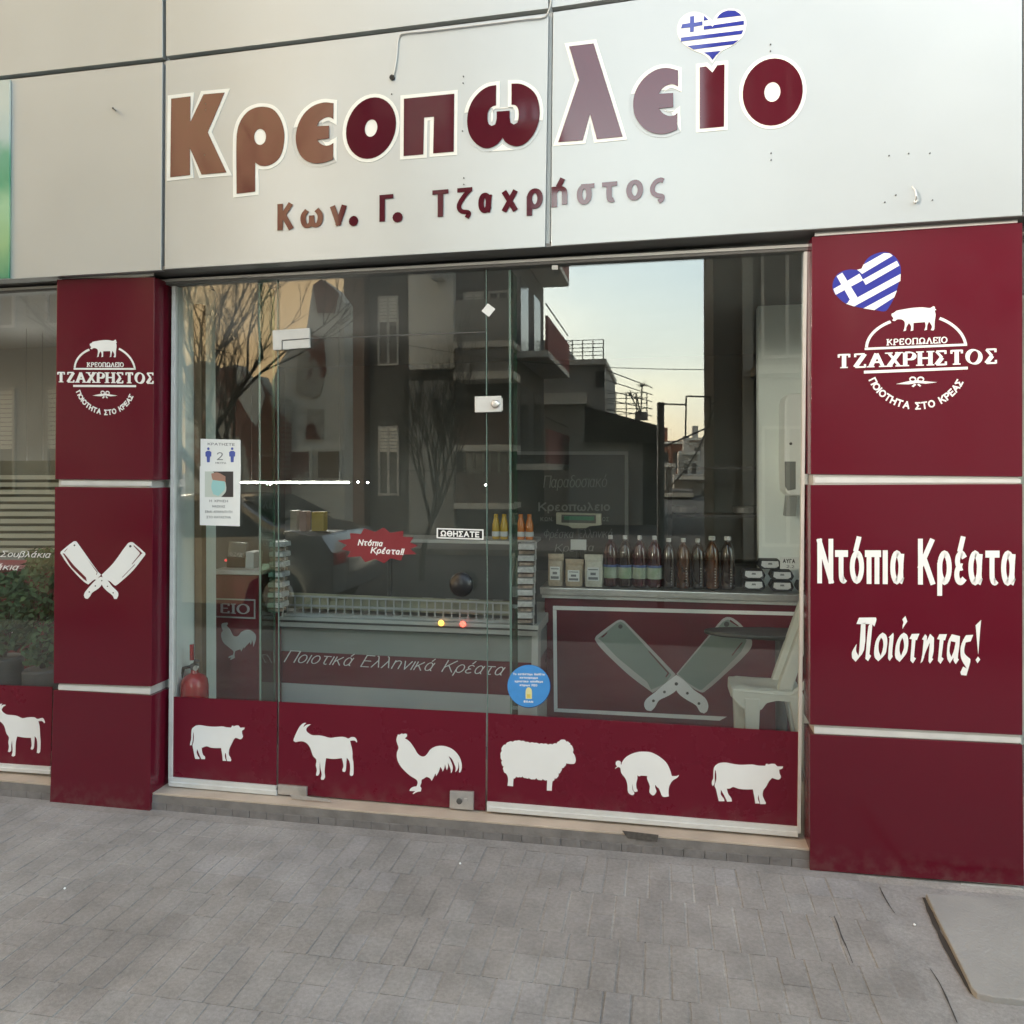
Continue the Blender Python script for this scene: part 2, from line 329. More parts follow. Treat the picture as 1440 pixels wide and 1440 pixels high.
# ------------------------------------------------------------------ stroke lettering
def _a(cx, cy, rx, ry, a0, a1, n=10): return [(cx + rx*math.cos(R(a0 + (a1-a0)*i/n)), cy + ry*math.sin(R(a0 + (a1-a0)*i/n))) for i in range(n + 1)]
def _o(cx, cy, rx, ry): return ('c', _a(cx, cy, rx, ry, 90, 450, 24)[:-1])
X = .7
GL = {
 'Κ': (.62, [('l', [(0,0),(0,1)]), ('l', [(.58,1),(.03,.4)]), ('l', [(.2,.58),(.62,0)])]),
 'Ρ': (.52, [('l', [(0,0),(0,1)]), ('l', [(0,1),(.26,1)] + _a(.26,.735,.26,.265,90,-90) + [(0,.47)])]),
 'Ε': (.48, [('l', [(0,0),(0,1)]), ('l', [(0,1),(.48,1)]), ('l', [(0,.52),(.42,.52)]), ('l', [(0,0),(.48,0)])]),
 'Ο': (.74, [_o(.37,.5,.37,.5)]),
 'Θ': (.74, [_o(.37,.5,.37,.5), ('l', [(.2,.5),(.54,.5)])]),
 'Π': (.62, [('l', [(0,0),(0,1)]), ('l', [(.62,0),(.62,1)]), ('l', [(0,1),(.62,1)])]),
 'Ω': (.74, [('l', [(0,0),(.24,0),(.24,.1)] + _a(.37,.56,.35,.44,235,-55,20) + [(.5,.1),(.5,0),(.74,0)])]),
 'Λ': (.68, [('l', [(0,0),(.34,1)]), ('l', [(.34,1),(.68,0)])]),
 'Ι': (0, [('l', [(0,0),(0,1)])]),
 'Τ': (.6, [('l', [(0,1),(.6,1)]), ('l', [(.3,1),(.3,0)])]),
 'Ζ': (.58, [('l', [(.02,1),(.56,1)]), ('l', [(.56,1),(.02,0)]), ('l', [(.02,0),(.58,0)])]),
 'Α': (.7, [('l', [(0,0),(.35,1)]), ('l', [(.35,1),(.7,0)]), ('l', [(.13,.34),(.57,.34)])]),
 'Χ': (.64, [('l', [(.02,1),(.62,0)]), ('l', [(.6,1),(.02,0)])]),
 'Η': (.6, [('l', [(0,0),(0,1)]), ('l', [(.6,0),(.6,1)]), ('l', [(0,.52),(.6,.52)])]),
 'Σ': (.56, [('l', [(.54,1),(.02,1)]), ('l', [(.02,1),(.34,.52)]), ('l', [(.34,.52),(.02,0)]), ('l', [(.02,0),(.56,0)])]),
 'Γ': (.46, [('l', [(0,0),(0,1)]), ('l', [(0,1),(.46,1)])]),
 'Ν': (.6, [('l', [(0,0),(0,1)]), ('l', [(0,1),(.6,0)]), ('l', [(.6,0),(.6,1)])]),
 'Υ': (.6, [('l', [(0,1),(.3,.5),(.3,0)]), ('l', [(.6,1),(.3,.5)])]),
 'Μ': (.74, [('l', [(0,0),(0,1)]), ('l', [(0,1),(.37,.3),(.74,1)]), ('l', [(.74,0),(.74,1)])]),
 'γ': (.44, [('l', [(0,X),(.22,0)]), ('l', [(.44,X),(.22,0),(.2,-.26)])]),
 'θ': (.42, [_o(.21,.5,.21,.5), ('l', [(.03,.5),(.39,.5)])]),
 'κ': (.44, [('l', [(0,0),(0,X)]), ('l', [(.4,X),(.03,.3)]), ('l', [(.14,.4),(.44,0)])]),
 'ω': (.72, [('s', [(.16,X),(.02,.5),(0,.26),(.09,.03),(.22,0),(.33,.1),(.36,.3),(.36,.45)]), ('s', [(.36,.45),(.36,.3),(.39,.1),(.5,0),(.63,.03),(.72,.26),(.7,.5),(.56,X)])]),
 'ν': (.44, [('l', [(0,X),(.22,0)]), ('l', [(.22,0),(.44,X)])]),
 'τ': (.42, [('l', [(0,X),(.42,X)]), ('s', [(.19,X),(.19,.2),(.22,.05),(.32,0),(.4,.03)])]),
 'ζ': (.42, [('l', [(.04,1),(.42,1)]), ('s', [(.42,1),(.18,.68),(.03,.38),(.03,.2),(.12,.06),(.34,0),(.38,-.08),(.3,-.24)])]),
 'α': (.5, [_o(.2,X/2,.2,X/2), ('s', [(.44,X),(.4,.4),(.39,.15),(.43,.02),(.5,0)])]),
 'ά': (.5, [_o(.2,X/2,.2,X/2), ('s', [(.44,X),(.4,.4),(.39,.15),(.43,.02),(.5,0)]), ('l', [(.22,.84),(.32,1.04)])]),
 'χ': (.48, [('l', [(.02,X),(.46,-.02)]), ('l', [(.46,X),(.02,-.02)])]),
 'ρ': (.46, [('l', [(0,-.28),(0,.38)]), _o(.23,.35,.23,.35)]),
 'η': (.42, [('l', [(0,0),(0,X)]), ('s', [(0,.52),(.1,.66),(.24,X),(.38,.62),(.42,.45),(.42,.2),(.42,-.02)])]),
 'ή': (.42, [('l', [(0,0),(0,X)]), ('s', [(0,.52),(.1,.66),(.24,X),(.38,.62),(.42,.45),(.42,.2),(.42,-.02)]), ('l', [(.2,.84),(.3,1.04)])]),
 'σ': (.56, [_o(.22,X/2,.22,X/2), ('l', [(.2,X),(.56,X)])]),
 'ο': (.46, [_o(.23,X/2,.23,X/2)]),
 'ό': (.46, [_o(.23,X/2,.23,X/2), ('l', [(.2,.84),(.3,1.06)])]),
 'ς': (.42, [('s', [(.42,.64),(.3,X),(.12,.6),(.02,.38),(.05,.16),(.2,.04),(.36,-.02),(.36,-.14),(.24,-.24)])]),
 'π': (.52, [('l', [(-.04,X),(.56,X)]), ('l', [(.05,X),(.05,0)]), ('l', [(.47,X),(.47,0)])]),
 'ι': (0, [('l', [(0,0),(0,X)])]),
 'ε': (.38, [('s', [(.38,.6),(.24,X),(.08,.64),(.04,.5),(.1,.4),(.26,.37)]), ('s', [(.26,.37),(.06,.32),(0,.18),(.06,.04),(.22,0),(.38,.08)])]),
 'έ': (.38, [('s', [(.38,.6),(.24,X),(.08,.64),(.04,.5),(.1,.4),(.26,.37)]), ('s', [(.26,.37),(.06,.32),(0,.18),(.06,.04),(.22,0),(.38,.08)]), ('l', [(.18,.84),(.28,1.06)])]),
 'λ': (.46, [('s', [(0,1),(.1,.96),(.2,.7),(.46,0)]), ('l', [(.21,.62),(0,0)])]),
 'β': (.44, [('s', [(0,-.26),(0,.3),(0,.75),(.08,.96),(.22,1),(.36,.9),(.36,.68),(.18,.56)]), ('s', [(.18,.56),(.38,.5),(.44,.26),(.34,.04),(.2,0),(.02,.08)])]),
 'υ': (.42, [('s', [(0,X),(0,.25),(.06,.05),(.22,0),(.36,.1),(.42,.35),(.4,.6),(.36,X)])]),
 'δ': (.44, [_o(.22,.32,.22,.32), ('s', [(.2,.64),(.08,.8),(.1,.95),(.24,1.02),(.4,.98)])]),
 'μ': (.42, [('l', [(0,-.26),(0,X)]), ('s', [(0,.2),(.08,.03),(.2,0),(.36,.1),(.42,.3),(.42,X)]), ('l', [(.42,.3),(.42,0)])]),
 '.': (0, [('d', [(0,.04)])]),
 '!': (0, [('l', [(0,1),(0,.3)]), ('d', [(0,.04)])]),
 '2': (.5, [('s', [(0,.76),(.06,.93),(.25,1),(.44,.92),(.48,.72),(.36,.45),(0,0)]), ('l', [(0,0),(.5,0)])]),
 ' ': (.3, []),
}
def ribbon(mb, pts, closed, thick, thin, fmap, Y, depth, nib):
    k = len(pts); P = [Vector(p) for p in pts]; L = []; Rr = []
    for i in range(k):
        if closed: a = P[i] - P[i-1]; b = P[(i+1) % k] - P[i]
        else: a = P[i] - P[max(i-1, 0)]; b = P[min(i+1, k-1)] - P[i]
        if a.length < 1e-9: a = b
        if b.length < 1e-9: b = a
        a.normalize(); b.normalize(); t = (a + b)
        t = t.normalized() if t.length > 1e-6 else a
        ang = math.atan2(t.y, t.x)
        wd = (thin + (thick - thin) * abs(math.sin(ang - nib)) ** 1.6) / 2
        nrm = Vector((-t.y, t.x)); mt = wd / max(.55, nrm.dot(Vector((-a.y, a.x))))
        L.append(P[i] + nrm * mt); Rr.append(P[i] - nrm * mt)
    n = len(mb.v)
    for q in L + Rr: p = fmap(q.x, q.y); mb.v.append((p.x, Y, p.z))
    for q in L + Rr: p = fmap(q.x, q.y); mb.v.append((p.x, Y + depth, p.z))
    m = 2 * k
    for i in range(k if closed else k - 1):
        j = (i + 1) % k; mb.f.append((n+i, n+j, n+k+j, n+k+i))
        mb.f.append((n+i, n+j, n+m+j, n+m+i)); mb.f.append((n+k+i, n+k+j, n+m+k+j, n+m+k+i))
    if not closed:
        for i in (0, k - 1): mb.f.append((n+i, n+k+i, n+m+k+i, n+m+i))
def glyph(mb, ch, x, thick, thin, serif, slant, fmap, Y, depth, nib, hs=1.0):
    gw, st = GL[ch]; lay = 0
    def loc(u, v): return (x + thick/2 + u * hs + slant * v, thin/2 + v * (1 - thin) )
    ends = {}
    for kind, pts in st:
        if kind == 'l' :
            for p in (pts[0], pts[-1]): ends[p] = ends.get(p, 0) + 1
    for kind, pts in st:
        Yl = Y - lay * .00012; lay += 1
        if kind == 'd':
            c = loc(*pts[0]); ribbon(mb, [(c[0] + thick*.32*math.cos(t*math.pi/6), c[1] + thick*.32*math.sin(t*math.pi/6)) for t in range(12)], True, thick*.64, thick*.64, fmap, Yl, depth, 0); continue
        q = csmooth(pts, 5, 75, closed=False) if kind == 's' else pts
        lp = [loc(*p) for p in q]
        if kind != 'c' and not serif:
            def ext(a, b):          # square end: push end a away from b by half a stroke
                dx, dy = a[0] - b[0], a[1] - b[1]; L = math.hypot(dx, dy) or 1
                e_ = (thin/2)*abs(dy)/L + (thick/2)*abs(dx)/L if kind == 'l' and abs(dy) < .1*abs(dx) else (thin/2 if kind == 'l' else 0)
                return (a[0] + dx/L*e_, a[1] + dy/L*e_)
            lp = [ext(lp[0], lp[1])] + list(lp[1:-1]) + [ext(lp[-1], lp[-2])]
        ribbon(mb, lp, kind == 'c', thick, thin, fmap, Yl, depth, nib)
        if serif and kind == 'l':
            a, b = pts[0], pts[-1]
            for e, o in ((a, b), (b, a)):
                if abs(o[1] - e[1]) > .6 and e[1] in (0, 1) and ends[e] == 1:
                    cx, cy = loc(*e); s = serif + thick * .5
                    Yq = Y - lay * .00012; lay += 1
                    ribbon(mb, [(cx - s, cy), (cx + s, cy)], False, thin, thin, fmap, Yq, depth, 0)
                elif abs(o[1] - e[1]) < .05 and ends[e] == 1 and e[1] in (0, 1) and abs(o[0]-e[0]) > .3:
                    cx, cy = loc(*e); sg = -1 if e[1] == 1 else 1
                    Yq = Y - lay * .00012; lay += 1
                    ribbon(mb, [(cx, cy - sg*thin*.5), (cx, cy + sg * .2)], False, thin * 1.5, thin*1.5, fmap, Yq, depth, 0)
    return gw * hs + thick
def text_w(s, thick, gap, hs, serif=0): return sum(GL[c][0]*hs + thick + gap + (2*serif*0.6 if serif else 0) for c in s) - gap
def text(name, s, quad, Y, m, parent=None, thick=.14, thin=None, serif=0, slant=0, gap=.14, nib=0, depth=.0012, hs=1.0, P=None):
    """quad: photograph pixels BL, BR, TR, TL of the baseline / capital-height box, on plane Y"""
    thin = thick if thin is None else thin
    W = text_w(s, thick, gap, hs, serif)
    bl, br, tr, tl = [Vector(q) for q in quad]
    def fmap(u, v):
        u = u / W; p = (bl*(1-u) + br*u)*(1-v) + (tl*(1-u) + tr*u)*v
        return (P(p.x, p.y) if P else at(p.x, p.y, Y))
    mb = MB(); x = 0
    for ch in s:
        x += serif*.6
        x += glyph(mb, ch, x, thick, thin, serif, slant, fmap, Y, depth, nib, hs) + gap + serif*.6
    return mb.build(name, m, parent)
def lerp(a, b, t): return a + (b - a) * t

# ================================================================== THE SHOP BUILDING
shop = thing('shop_building', 'butcher shop front with silver white fascia panels and burgundy pillars', 'building', (0, 0, 0))
def yb(x):   # bottom edge of the fascia in the photograph
    return 393 - 13 * x / 225 if x < 228 else (378.5 - (x - 232) * 31.5 / 534 if x < 770 else 346 - (x - 774) * 43.3 / 666)
def yt(x):   # joint between the two panel rows
    return 110 - 26 * x / 228 if x < 230 else (82.5 - (x - 232) * 67.5 / 538 if x < 774 else 13.5 - (x - 778) * .146)
def panel(x0, x1, lo, hi, name='fascia_panel', dxl=0, dxr=0):
    return pbox([(x0 + dxl, hi(x0)), (x1 + dxr, hi(x1)), (x1, lo(x1)), (x0, lo(x0))], FY, .03, name, M['fascia'], shop, bevel=.0015)
for (a, b, d1, d2) in ((-420, 226.5, 0, 2), (231.5, 766.5, 2, 5), (775, 1437.5, 3, 0), (1441, 2300, 0, 0)):
    panel(a, b, yb, lambda x: yt(x) + 3.2, dxl=d1, dxr=d2)
up = lambda x: yt(x) - 3.2
top = lambda x: yt(x) - 420
for (a, b) in ((-420, 228.5), (233.5, 771), (776, 1437.5), (1441, 2300)):
    panel(a, b, up, top)
# backing behind the joints, and the storeys above
zb = at(700, yb(700), FY).z
MB().box(-7.5, FY + .036, zb + .03, 6.5, 1.0, 5.2).build('backing_wall', M['trim'], shop)
for xa, xb, l in ((228.5, 231.5, 1), (768, 774, 1)):
    pbox([(xa + 2.6, yt(xa) + 3), (xb + 2.6, yt(xb) + 3), (xb - .8, yb(xb) - 1), (xa - .8, yb(xa) - 1)], FY + .022, .014, 'joint_strip', M['trim'], shop)
render_m = mat('upper_render', (.42, .40, .36), .8, var=.08, scale=2, bump=.2)
MB().box(-16, FY - .02, 5.21, 14, 9, 17).build('upper_wall', render_m, shop)
# soffit, head of the frame
for a_, b_ in ((-420, 228), (228.1, 770), (770.1, 1438), (1438.1, 2300)):
    pbox([(a_, yb(a_) - 4), (b_, yb(b_) - 4), (b_, yb(b_) + 1.2), (a_, yb(a_) + 1.2)], FY + .004, GY + .05, 'soffit', M['soffit'], shop)
zh = at(700, 376, GY).z
MB().box(-7.5, GY - .025, zh - .005, 6.5, GY + .04, zb - .014).build('door_head_frame', M['soffit'], shop, bevel=.004)
MB().box(-7.5, GY - .032, zh + .008, 6.5, GY - .026, zh + .02).build('head_rail', M['trim'], shop)

# pillars
def pillar(L, Rr, name_strip='trim_strip'):
    xl0, xr0 = at(L[0], L[1], 0).x, at(Rr[0], Rr[1], 0).x
    return xl0, xr0
def pillar_panel(q, m=M['red']):
    return pbox(q, 0.0, GY + .03, 'pillar_panel', m, shop, bevel=.002)
LPs = [[(80, 393), (217, 389.5), (215.3, 675), (77.3, 674)], [(77, 684.5), (215.2, 686), (213, 965.5), (75.3, 961)],
       [(75, 970.5), (213, 978.5), (210.5, 1141.5), (70, 1129.5)]]
RPs = [[(1142, 333), (1438, 313), (1438, 670.5), (1140.3, 667)], [(1140.2, 682), (1438, 680.5), (1438, 1034), (1139.2, 1019)],
       [(1139.2, 1033), (1438, 1047.5), (1440, 1246), (1139, 1223.5)]]
for q in LPs + RPs: pillar_panel(q)
# pillar cores (grey metal seen in the gaps between the panels)
xa, xb = at(77, 680, 0).x, at(215, 680, 0).x
MB().box(xa + .012, .012, .004, xb - .03, GY + .02, zb - .013).build('pillar_core', M['trim'], shop)
xc, xd = at(1140, 680, 0).x, at(1438, 680, 0).x
MB().box(xc + .012, .012, .004, xd - .01, GY + .02, zb - .013).build('pillar_core', M['trim'], shop)
for q in ([(1146, 324.5), (1431, 307.5), (1431, 313), (1146, 332)], [(86, 386.5), (216, 383), (216, 388), (86, 392)],
          [(86, 675.8), (213, 677), (213, 683.2), (86, 682.4)], [(82, 963), (211, 968), (211, 976), (82, 970)],
          [(1146, 671), (1436, 674), (1436, 679), (1146, 679)], [(1145, 1022), (1436, 1037), (1436, 1045), (1145, 1031)]):
    pbox(q, .006, .005, 'trim_strip', M['frame'], shop)
pbox([(1352, 1243), (1438, 1249.5), (1438, 1251.5), (1352, 1245)], -.001, .01, 'base_flashing', M['trim'], shop)

# step and threshold
zs = 0.0756
MB().box(-6.0, .020, .067, 3.0, GY + .6, zs).build('marble_threshold', M['stone'], shop, bevel=.002)
MB().box(-6.0, .0175, .0315, 3.0, .3, .0665).build('step_riser', M['riser'], shop)
rb = mat('riser_brick_grey', (.155, .145, .142), .85, var=.2, scale=18, bump=.4)
x = -6.0
while x < .7:
    wv = .085
    MB().box(x + .001, .015 + random.uniform(-.001, .001), -.02, x + wv - .001, .0235, .031).build('riser_brick', rb, shop, bevel=.0015)
    x += wv
# chipped dark metal cover set in the riser
pbox([(875, 1168.5), (926, 1174.5), (924, 1184), (883, 1179)], .0135, .004, 'riser_cover_plate', mat('dark_brown_chip', (.07, .062, .056), .8, var=.4, scale=60), shop)

# glazing
GLS = glass_mat('shop_glass', .078, (.96, .98, .97))
GREEN = glass_mat('glass_edge_green', .12, (.55, .75, .66))
EDGE = mat('green_glass_edge', (.15, .23, .2), .25, spec=.6)
xg0, xg1 = at(244, 700, GY).x, at(1130, 700, GY).x
zg0 = zs + .006
def pane(name, x0, x1, z0, z1, y=GY, parent=shop, m=GLS, t=.01):
    return MB().box(x0, y, z0, x1, y + t, z1).build(name, m, parent)
xd0, xd1 = at(391, 700, GY).x, at(684.5, 700, GY).x
zdt = at(540, 472, GY).z
xj = at(272, 700, GY).x
pane('glass_pane', xg0, xd0 - .002, zg0, zh + .01)
door = None
doorp = pane('glass_door', xd0 + .002, xd1 - .002, zg0, zdt - .002)
pane('transom_glass', xd0 + .002, xd1 - .002, zdt + .002, zh + .01)
pane('glass_pane', xd1 + .002, xg1, zg0, zh + .01)
pane('glass_pane', -6.0, xa - .001, zg0, zh + .01)
pane('glass_pane', xd + .001, 3.0, zg0, zh + .01)
for (px0, px1) in ((388.8, 390.2), (683.6, 685.2)):
    pass
zz = [zg0, zh]
for pxe, off in ((391, -.002), (684.5, -.002)):
    xx = at(pxe, 700, GY).x
    MB().box(xx - .0016, GY + .001, zg0, xx + .0016, GY + .009, zh).build('glass_edge', EDGE, shop)
MB().box(xd0 + .002, GY + .001, zdt - .0018, xd1 - .002, GY + .009, zdt + .0018).build('glass_edge', M['dark'], shop)
# glass fins standing behind the joints
for pxe, wpx in ((366, 8), (717, 6)):
    xx = at(pxe, 700, GY + .03).x
    MB().box(xx, GY + .02, zg0, xx + .012, GY + .15, zh - .01).build('glass_fin', GREEN, shop)
    for yy in (GY + .017, GY + .152): MB().box(xx, yy, zg0, xx + .010, yy + .002, zh - .01).build('glass_edge', EDGE, shop)
# side frames and rails
def vstrip(pxa, pya, pxb, pyb, wpx, Y, dep, name, m):
    return pbox([(pxa, pya), (pxa + wpx, pya), (pxb + wpx, pyb), (pxb, pyb)], Y, dep, name, m, shop, bevel=.001)
vstrip(241.5, 402, 236.5, 1103, 5, GY - .012, .03, 'side_frame', M['frame'])
vstrip(1131, 349, 1121.5, 1172, 4.5, GY - .012, .03, 'side_frame', M['frame'])
MB().box(at(273, 700, GY+.19).x, GY + .19, zs, at(281, 700, GY+.19).x + .01, GY + .23, 2.45).build('brown_post', M['wood'], shop, bevel=.003)
def rail(x0, y0, x1, y1, h0, h1, dx=0):
    a = pbox([(x0, y0), (x1, y1), (x1, y1 + h1*.48), (x0, y0 + h0*.48)], GY - .014, .022, 'bottom_rail', M['frame'], shop, bevel=.0015)
    b = pbox([(x0, y0 + h0*.52), (x1, y1 + h1*.52), (x1 - dx, y1 + h1), (x0, y0 + h0)], GY - .022, .03, 'bottom_rail', M['frame'], shop, bevel=.0015)
rail(237, 1093.5, 388.5, 1106, 12, 13)
rail(684.5, 1128, 1122.5, 1163.5, 13, 14)
rail(-400, 1047, 70.5, 1079, 9.5, 10)

# burgundy film along the bottom of the glass
for q in ([(242, 979.5), (389.6, 986.8), (388.6, 1104), (238.5, 1092)],
          [(392.2, 986.9), (683.4, 1002.5), (682.6, 1140), (391, 1115)],
          [(686.2, 1002.7), (1125.5, 1029.5), (1122.5, 1163.5), (685.2, 1128)],
          [(-380, 949), (73.5, 966), (71, 1079), (-380, 1047)]):
    pbox(q, GY - .0022, .002, 'window_film', M['film'], shop)

# ------------------------------------------------------------------ hardware of the door
hw = thing('door_patch_fitting', 'white metal patch fitting at top left corner of glass door', 'door fitting', at(409, 476, GY))
pbox([(383, 464.5), (435, 461), (435.5, 488.5), (383.5, 492.5)], GY - .012, .011, 'cover_plate', M['frame'], hw, bevel=.002)
pbox([(396, 478), (435.3, 475.2), (435.3, 476.4), (397, 479.4)], GY - .0135, .0012, 'plate_joint', M['dark'], hw)
pbox([(396, 479), (397.2, 479), (397.2, 492), (396, 492)], GY - .0135, .0012, 'plate_joint', M['dark'], hw)
hw = thing('door_hinge_fitting', 'brushed metal hinge fitting at bottom left corner of glass door', 'door fitting', at(411, 1111, GY))
pbox([(390.5, 1103.5), (431, 1107), (431, 1120), (390.5, 1117)], GY - .016, .013, 'cover_plate', M['steel'], hw, bevel=.002)
pbox([(408, 1117.5), (458, 1123), (468, 1128), (410, 1123)], GY - .05, .003, 'floor_spring_cover', M['steel'], hw)
hw = thing('door_floor_lock', 'square steel floor lock with keyhole at bottom right of glass door', 'lock', at(649, 1126, GY))
pbox([(632.5, 1112.5), (666, 1114), (665.5, 1139.5), (632, 1137)], GY - .016, .013, 'cover_plate', M['steel'], hw, bevel=.002)
MB().lathe(at(646, 1126.5, GY - .017), [(.013, .006), (.013, -.004), (.009, -.005)], 16, 'y').build('lock_cylinder', M['dark'], hw, smooth=True)
pbox(rect(652, 1123.5, 657, 1129.5), GY - .019, .003, 'keyhole_flap', M['steel'], hw)
hw = thing('door_lock', 'square silver lock with round cylinder on right edge of glass door', 'lock', at(687, 568, GY))
pbox([(667.5, 557.5), (704.5, 556.5), (704.5, 579), (667.5, 580)], GY - .016, .014, 'cover_plate', M['frame'], hw, bevel=.003)
MB().lathe(at(696.5, 568, GY - .018), [(.019, .006), (.019, -.004), (.014, -.010), (.006, -.011)], 20, 'y').build('lock_cylinder', M['steel'], hw, smooth=True)
pbox([(704.8, 560), (706.6, 560), (706.6, 577), (704.8, 577)], GY - .012, .01, 'strike_plate', M['steel'], hw)
kn = thing('round_door_knob', 'black round knob standing out from the glass door', 'door knob', at(649, 823, GY - .04))
pk = at(649, 822, GY - .04)
MB().lathe(pk, [(.014, .042), (.014, .034)] + [(.055*math.sin(R(a)), .042*math.cos(R(a))) for a in range(20, 180, 8)] + [(.001, -.042)], 28, 'y').build('knob', M['black'], kn, smooth=True)
st = solid('diamond_sticker', [(686, 426.5), (696.5, 434.5), (687.5, 445.5), (677, 437.5)], GY - .002, .0015, M['vinyl'])
tag(st, 'small white diamond sticker on the glass door above its lock', 'sticker')
tg = thing('glass_bracket', 'tiny white bracket on the head rail at the top of right pane', 'bracket', at(780, 376, GY))
pbox([(776, 373), (784.5, 373), (784.5, 379), (776, 379)], GY - .034, .006, 'bracket', M['frame'], tg)

# ------------------------------------------------------------------ window decals: animals on the red band
YD = GY - .0034
COW1 = zm([(115,690),(120,620),(140,560),(145,400),(160,320),(210,270),(270,242),(340,236),(420,248),(560,268),(700,272),(840,266),(940,286),(1040,292),(1060,250),(1085,250),(1095,266),(1150,246),(1210,250),(1240,292),(1290,290),(1345,288),(1330,330),(1285,365),(1290,440),(1305,490),(1285,535),(1240,556),(1190,535),(1140,520),(1100,560),(1060,640),(1010,740),(990,800),(985,900),(1020,960),(1040,1020),(1030,1048),(950,1044),(935,990),(925,900),(908,850),(898,920),(905,980),(930,1040),(850,1036),(845,960),(835,880),(815,750),(700,752),(580,742),(500,712),(440,722),(400,742),(375,738),(385,830),(410,910),(450,945),(450,1002),(370,1000),(335,920),(275,770),(262,850),(290,930),(325,975),(320,998),(232,994),(215,930),(190,790),(172,690),(195,600),(200,480),(186,370),(178,470),(175,580),(150,690)], 260, 1005, 16)
COW2 = zm([(90,545),(72,515),(75,460),(95,420),(100,290),(120,215),(180,165),(240,150),(330,152),(430,172),(560,188),(750,182),(860,200),(975,205),(985,175),(1010,168),(1020,182),(1080,170),(1140,176),(1180,212),(1275,212),(1260,250),(1210,268),(1215,330),(1238,385),(1220,425),(1180,436),(1130,420),(1090,408),(1040,460),(985,560),(945,610),(930,700),(960,780),(985,830),(975,850),(890,850),(870,760),(860,690),(850,760),(880,840),(805,838),(795,760),(765,600),(640,602),(520,590),(430,560),(380,585),(325,588),(350,680),(400,750),(412,805),(330,808),(290,720),(225,605),(225,690),(275,760),(285,800),(190,800),(170,720),(140,590),(120,540),(148,430),(140,300),(125,270),(120,380),(118,500)], 995, 1060, 12)
GOAT = zm([(100,480),(110,430),(190,260),(240,190),(290,155),(335,152),(300,190),(280,235),(330,195),(390,178),(418,182),(370,215),(335,265),(345,310),(390,350),(450,378),(560,382),(660,398),(780,428),(880,415),(1000,408),(1060,420),(1110,440),(1160,415),(1215,415),(1250,440),(1275,500),(1265,512),(1225,478),(1140,480),(1160,560),(1182,660),(1188,800),(1202,870),(1205,1080),(1190,1120),(1160,1125),(1138,1105),(1145,1000),(1130,860),(1080,790),(1072,900),(1060,1030),(1040,1058),(1005,1045),(1000,1010),(1020,960),(1008,860),(990,800),(850,815),(700,800),(685,900),(672,1050),(680,1150),(655,1200),(610,1198),(605,1170),(620,1100),(600,1000),(585,850),(580,1000),(578,1080),(550,1125),(515,1115),(520,1085),(530,1020),(512,930),(522,830),(460,760),(410,620),(350,530),(270,492),(190,495),(140,508)], 405, 1005, 13.09)
ROOST = zm([(160,300),(148,240),(175,150),(190,160),(215,150),(245,135),(255,150),(300,140),(325,150),(325,185),(290,222),(340,250),(400,310),(460,400),(500,470),(560,520),(620,525),(670,480),(720,410),(790,365),(880,346),(980,355),(1080,395),(1160,460),(1220,550),(1250,650),(1250,740),(1222,800),(1205,790),(1210,690),(1185,600),(1195,690),(1175,760),(1140,790),(1150,720),(1120,640),(1080,560),(1025,515),(1070,610),(1100,700),(1090,780),(1070,808),(1060,730),(1015,620),(1020,700),(1000,755),(985,720),(970,650),(955,730),(930,780),(915,735),(890,700),(860,790),(820,858),(810,810),(790,850),(765,900),(745,938),(720,900),(690,880),(655,872),(610,900),(575,920),(570,970),(550,1030),(570,1060),(560,1115),(500,1125),(430,1162),(425,1150),(465,1110),(370,1108),(385,1070),(430,1040),(490,1030),(508,960),(480,912),(380,850),(270,750),(200,660),(160,560),(158,460),(185,380)], 545, 1020, 12)
def bumpy(pts, amp, n=5):
    o = []; k = len(pts)
    for i in range(k):
        p, q, b = pts[i][:2], pts[(i + 1) % k][:2], pts[i][2] if len(pts[i]) > 2 else 0
        if not b: o.append(p); continue
        dx, dy = q[0]-p[0], q[1]-p[1]; L = math.hypot(dx, dy); nx, ny = dy/L, -dx/L
        for j in range(n): t = j/n; h = amp*math.sin(math.pi*t); o.append((p[0]+dx*t+nx*h, p[1]+dy*t+ny*h))
    return o
SHEEP = zm(bumpy([(125,440,1),(100,365,1),(118,290,1),(130,220,1),(180,190,1),(225,150,1),(290,150,1),(350,130,1),(420,135,1),(490,150,1),(555,165,1),(625,165,1),(700,182,1),(770,180,1),(840,192,1),(905,190,1),(975,175,1),(1010,140,1),(1075,112,1),(1120,145,1),(1165,160,1),(1185,195,1),(1220,230,1),(1225,310),(1255,360),(1270,430),(1262,470),(1235,492),(1115,482,1),(1095,530,1),(1050,555,1),(1035,610,1),(1000,640,1),(985,700,1),(940,715,1),(910,760),(900,830),(897,910),(820,905),(822,830),(825,745,1),(755,725,1),(715,742,1),(655,710,1),(610,730,1),(540,708,1),(495,710,1),(440,685,1),(395,695,1),(340,685,1),(300,720),(292,840),(205,830),(215,760),(210,690),(185,640,1),(145,590,1),(150,530,1),(118,490,1)], 11), 695, 1030, 11.08)
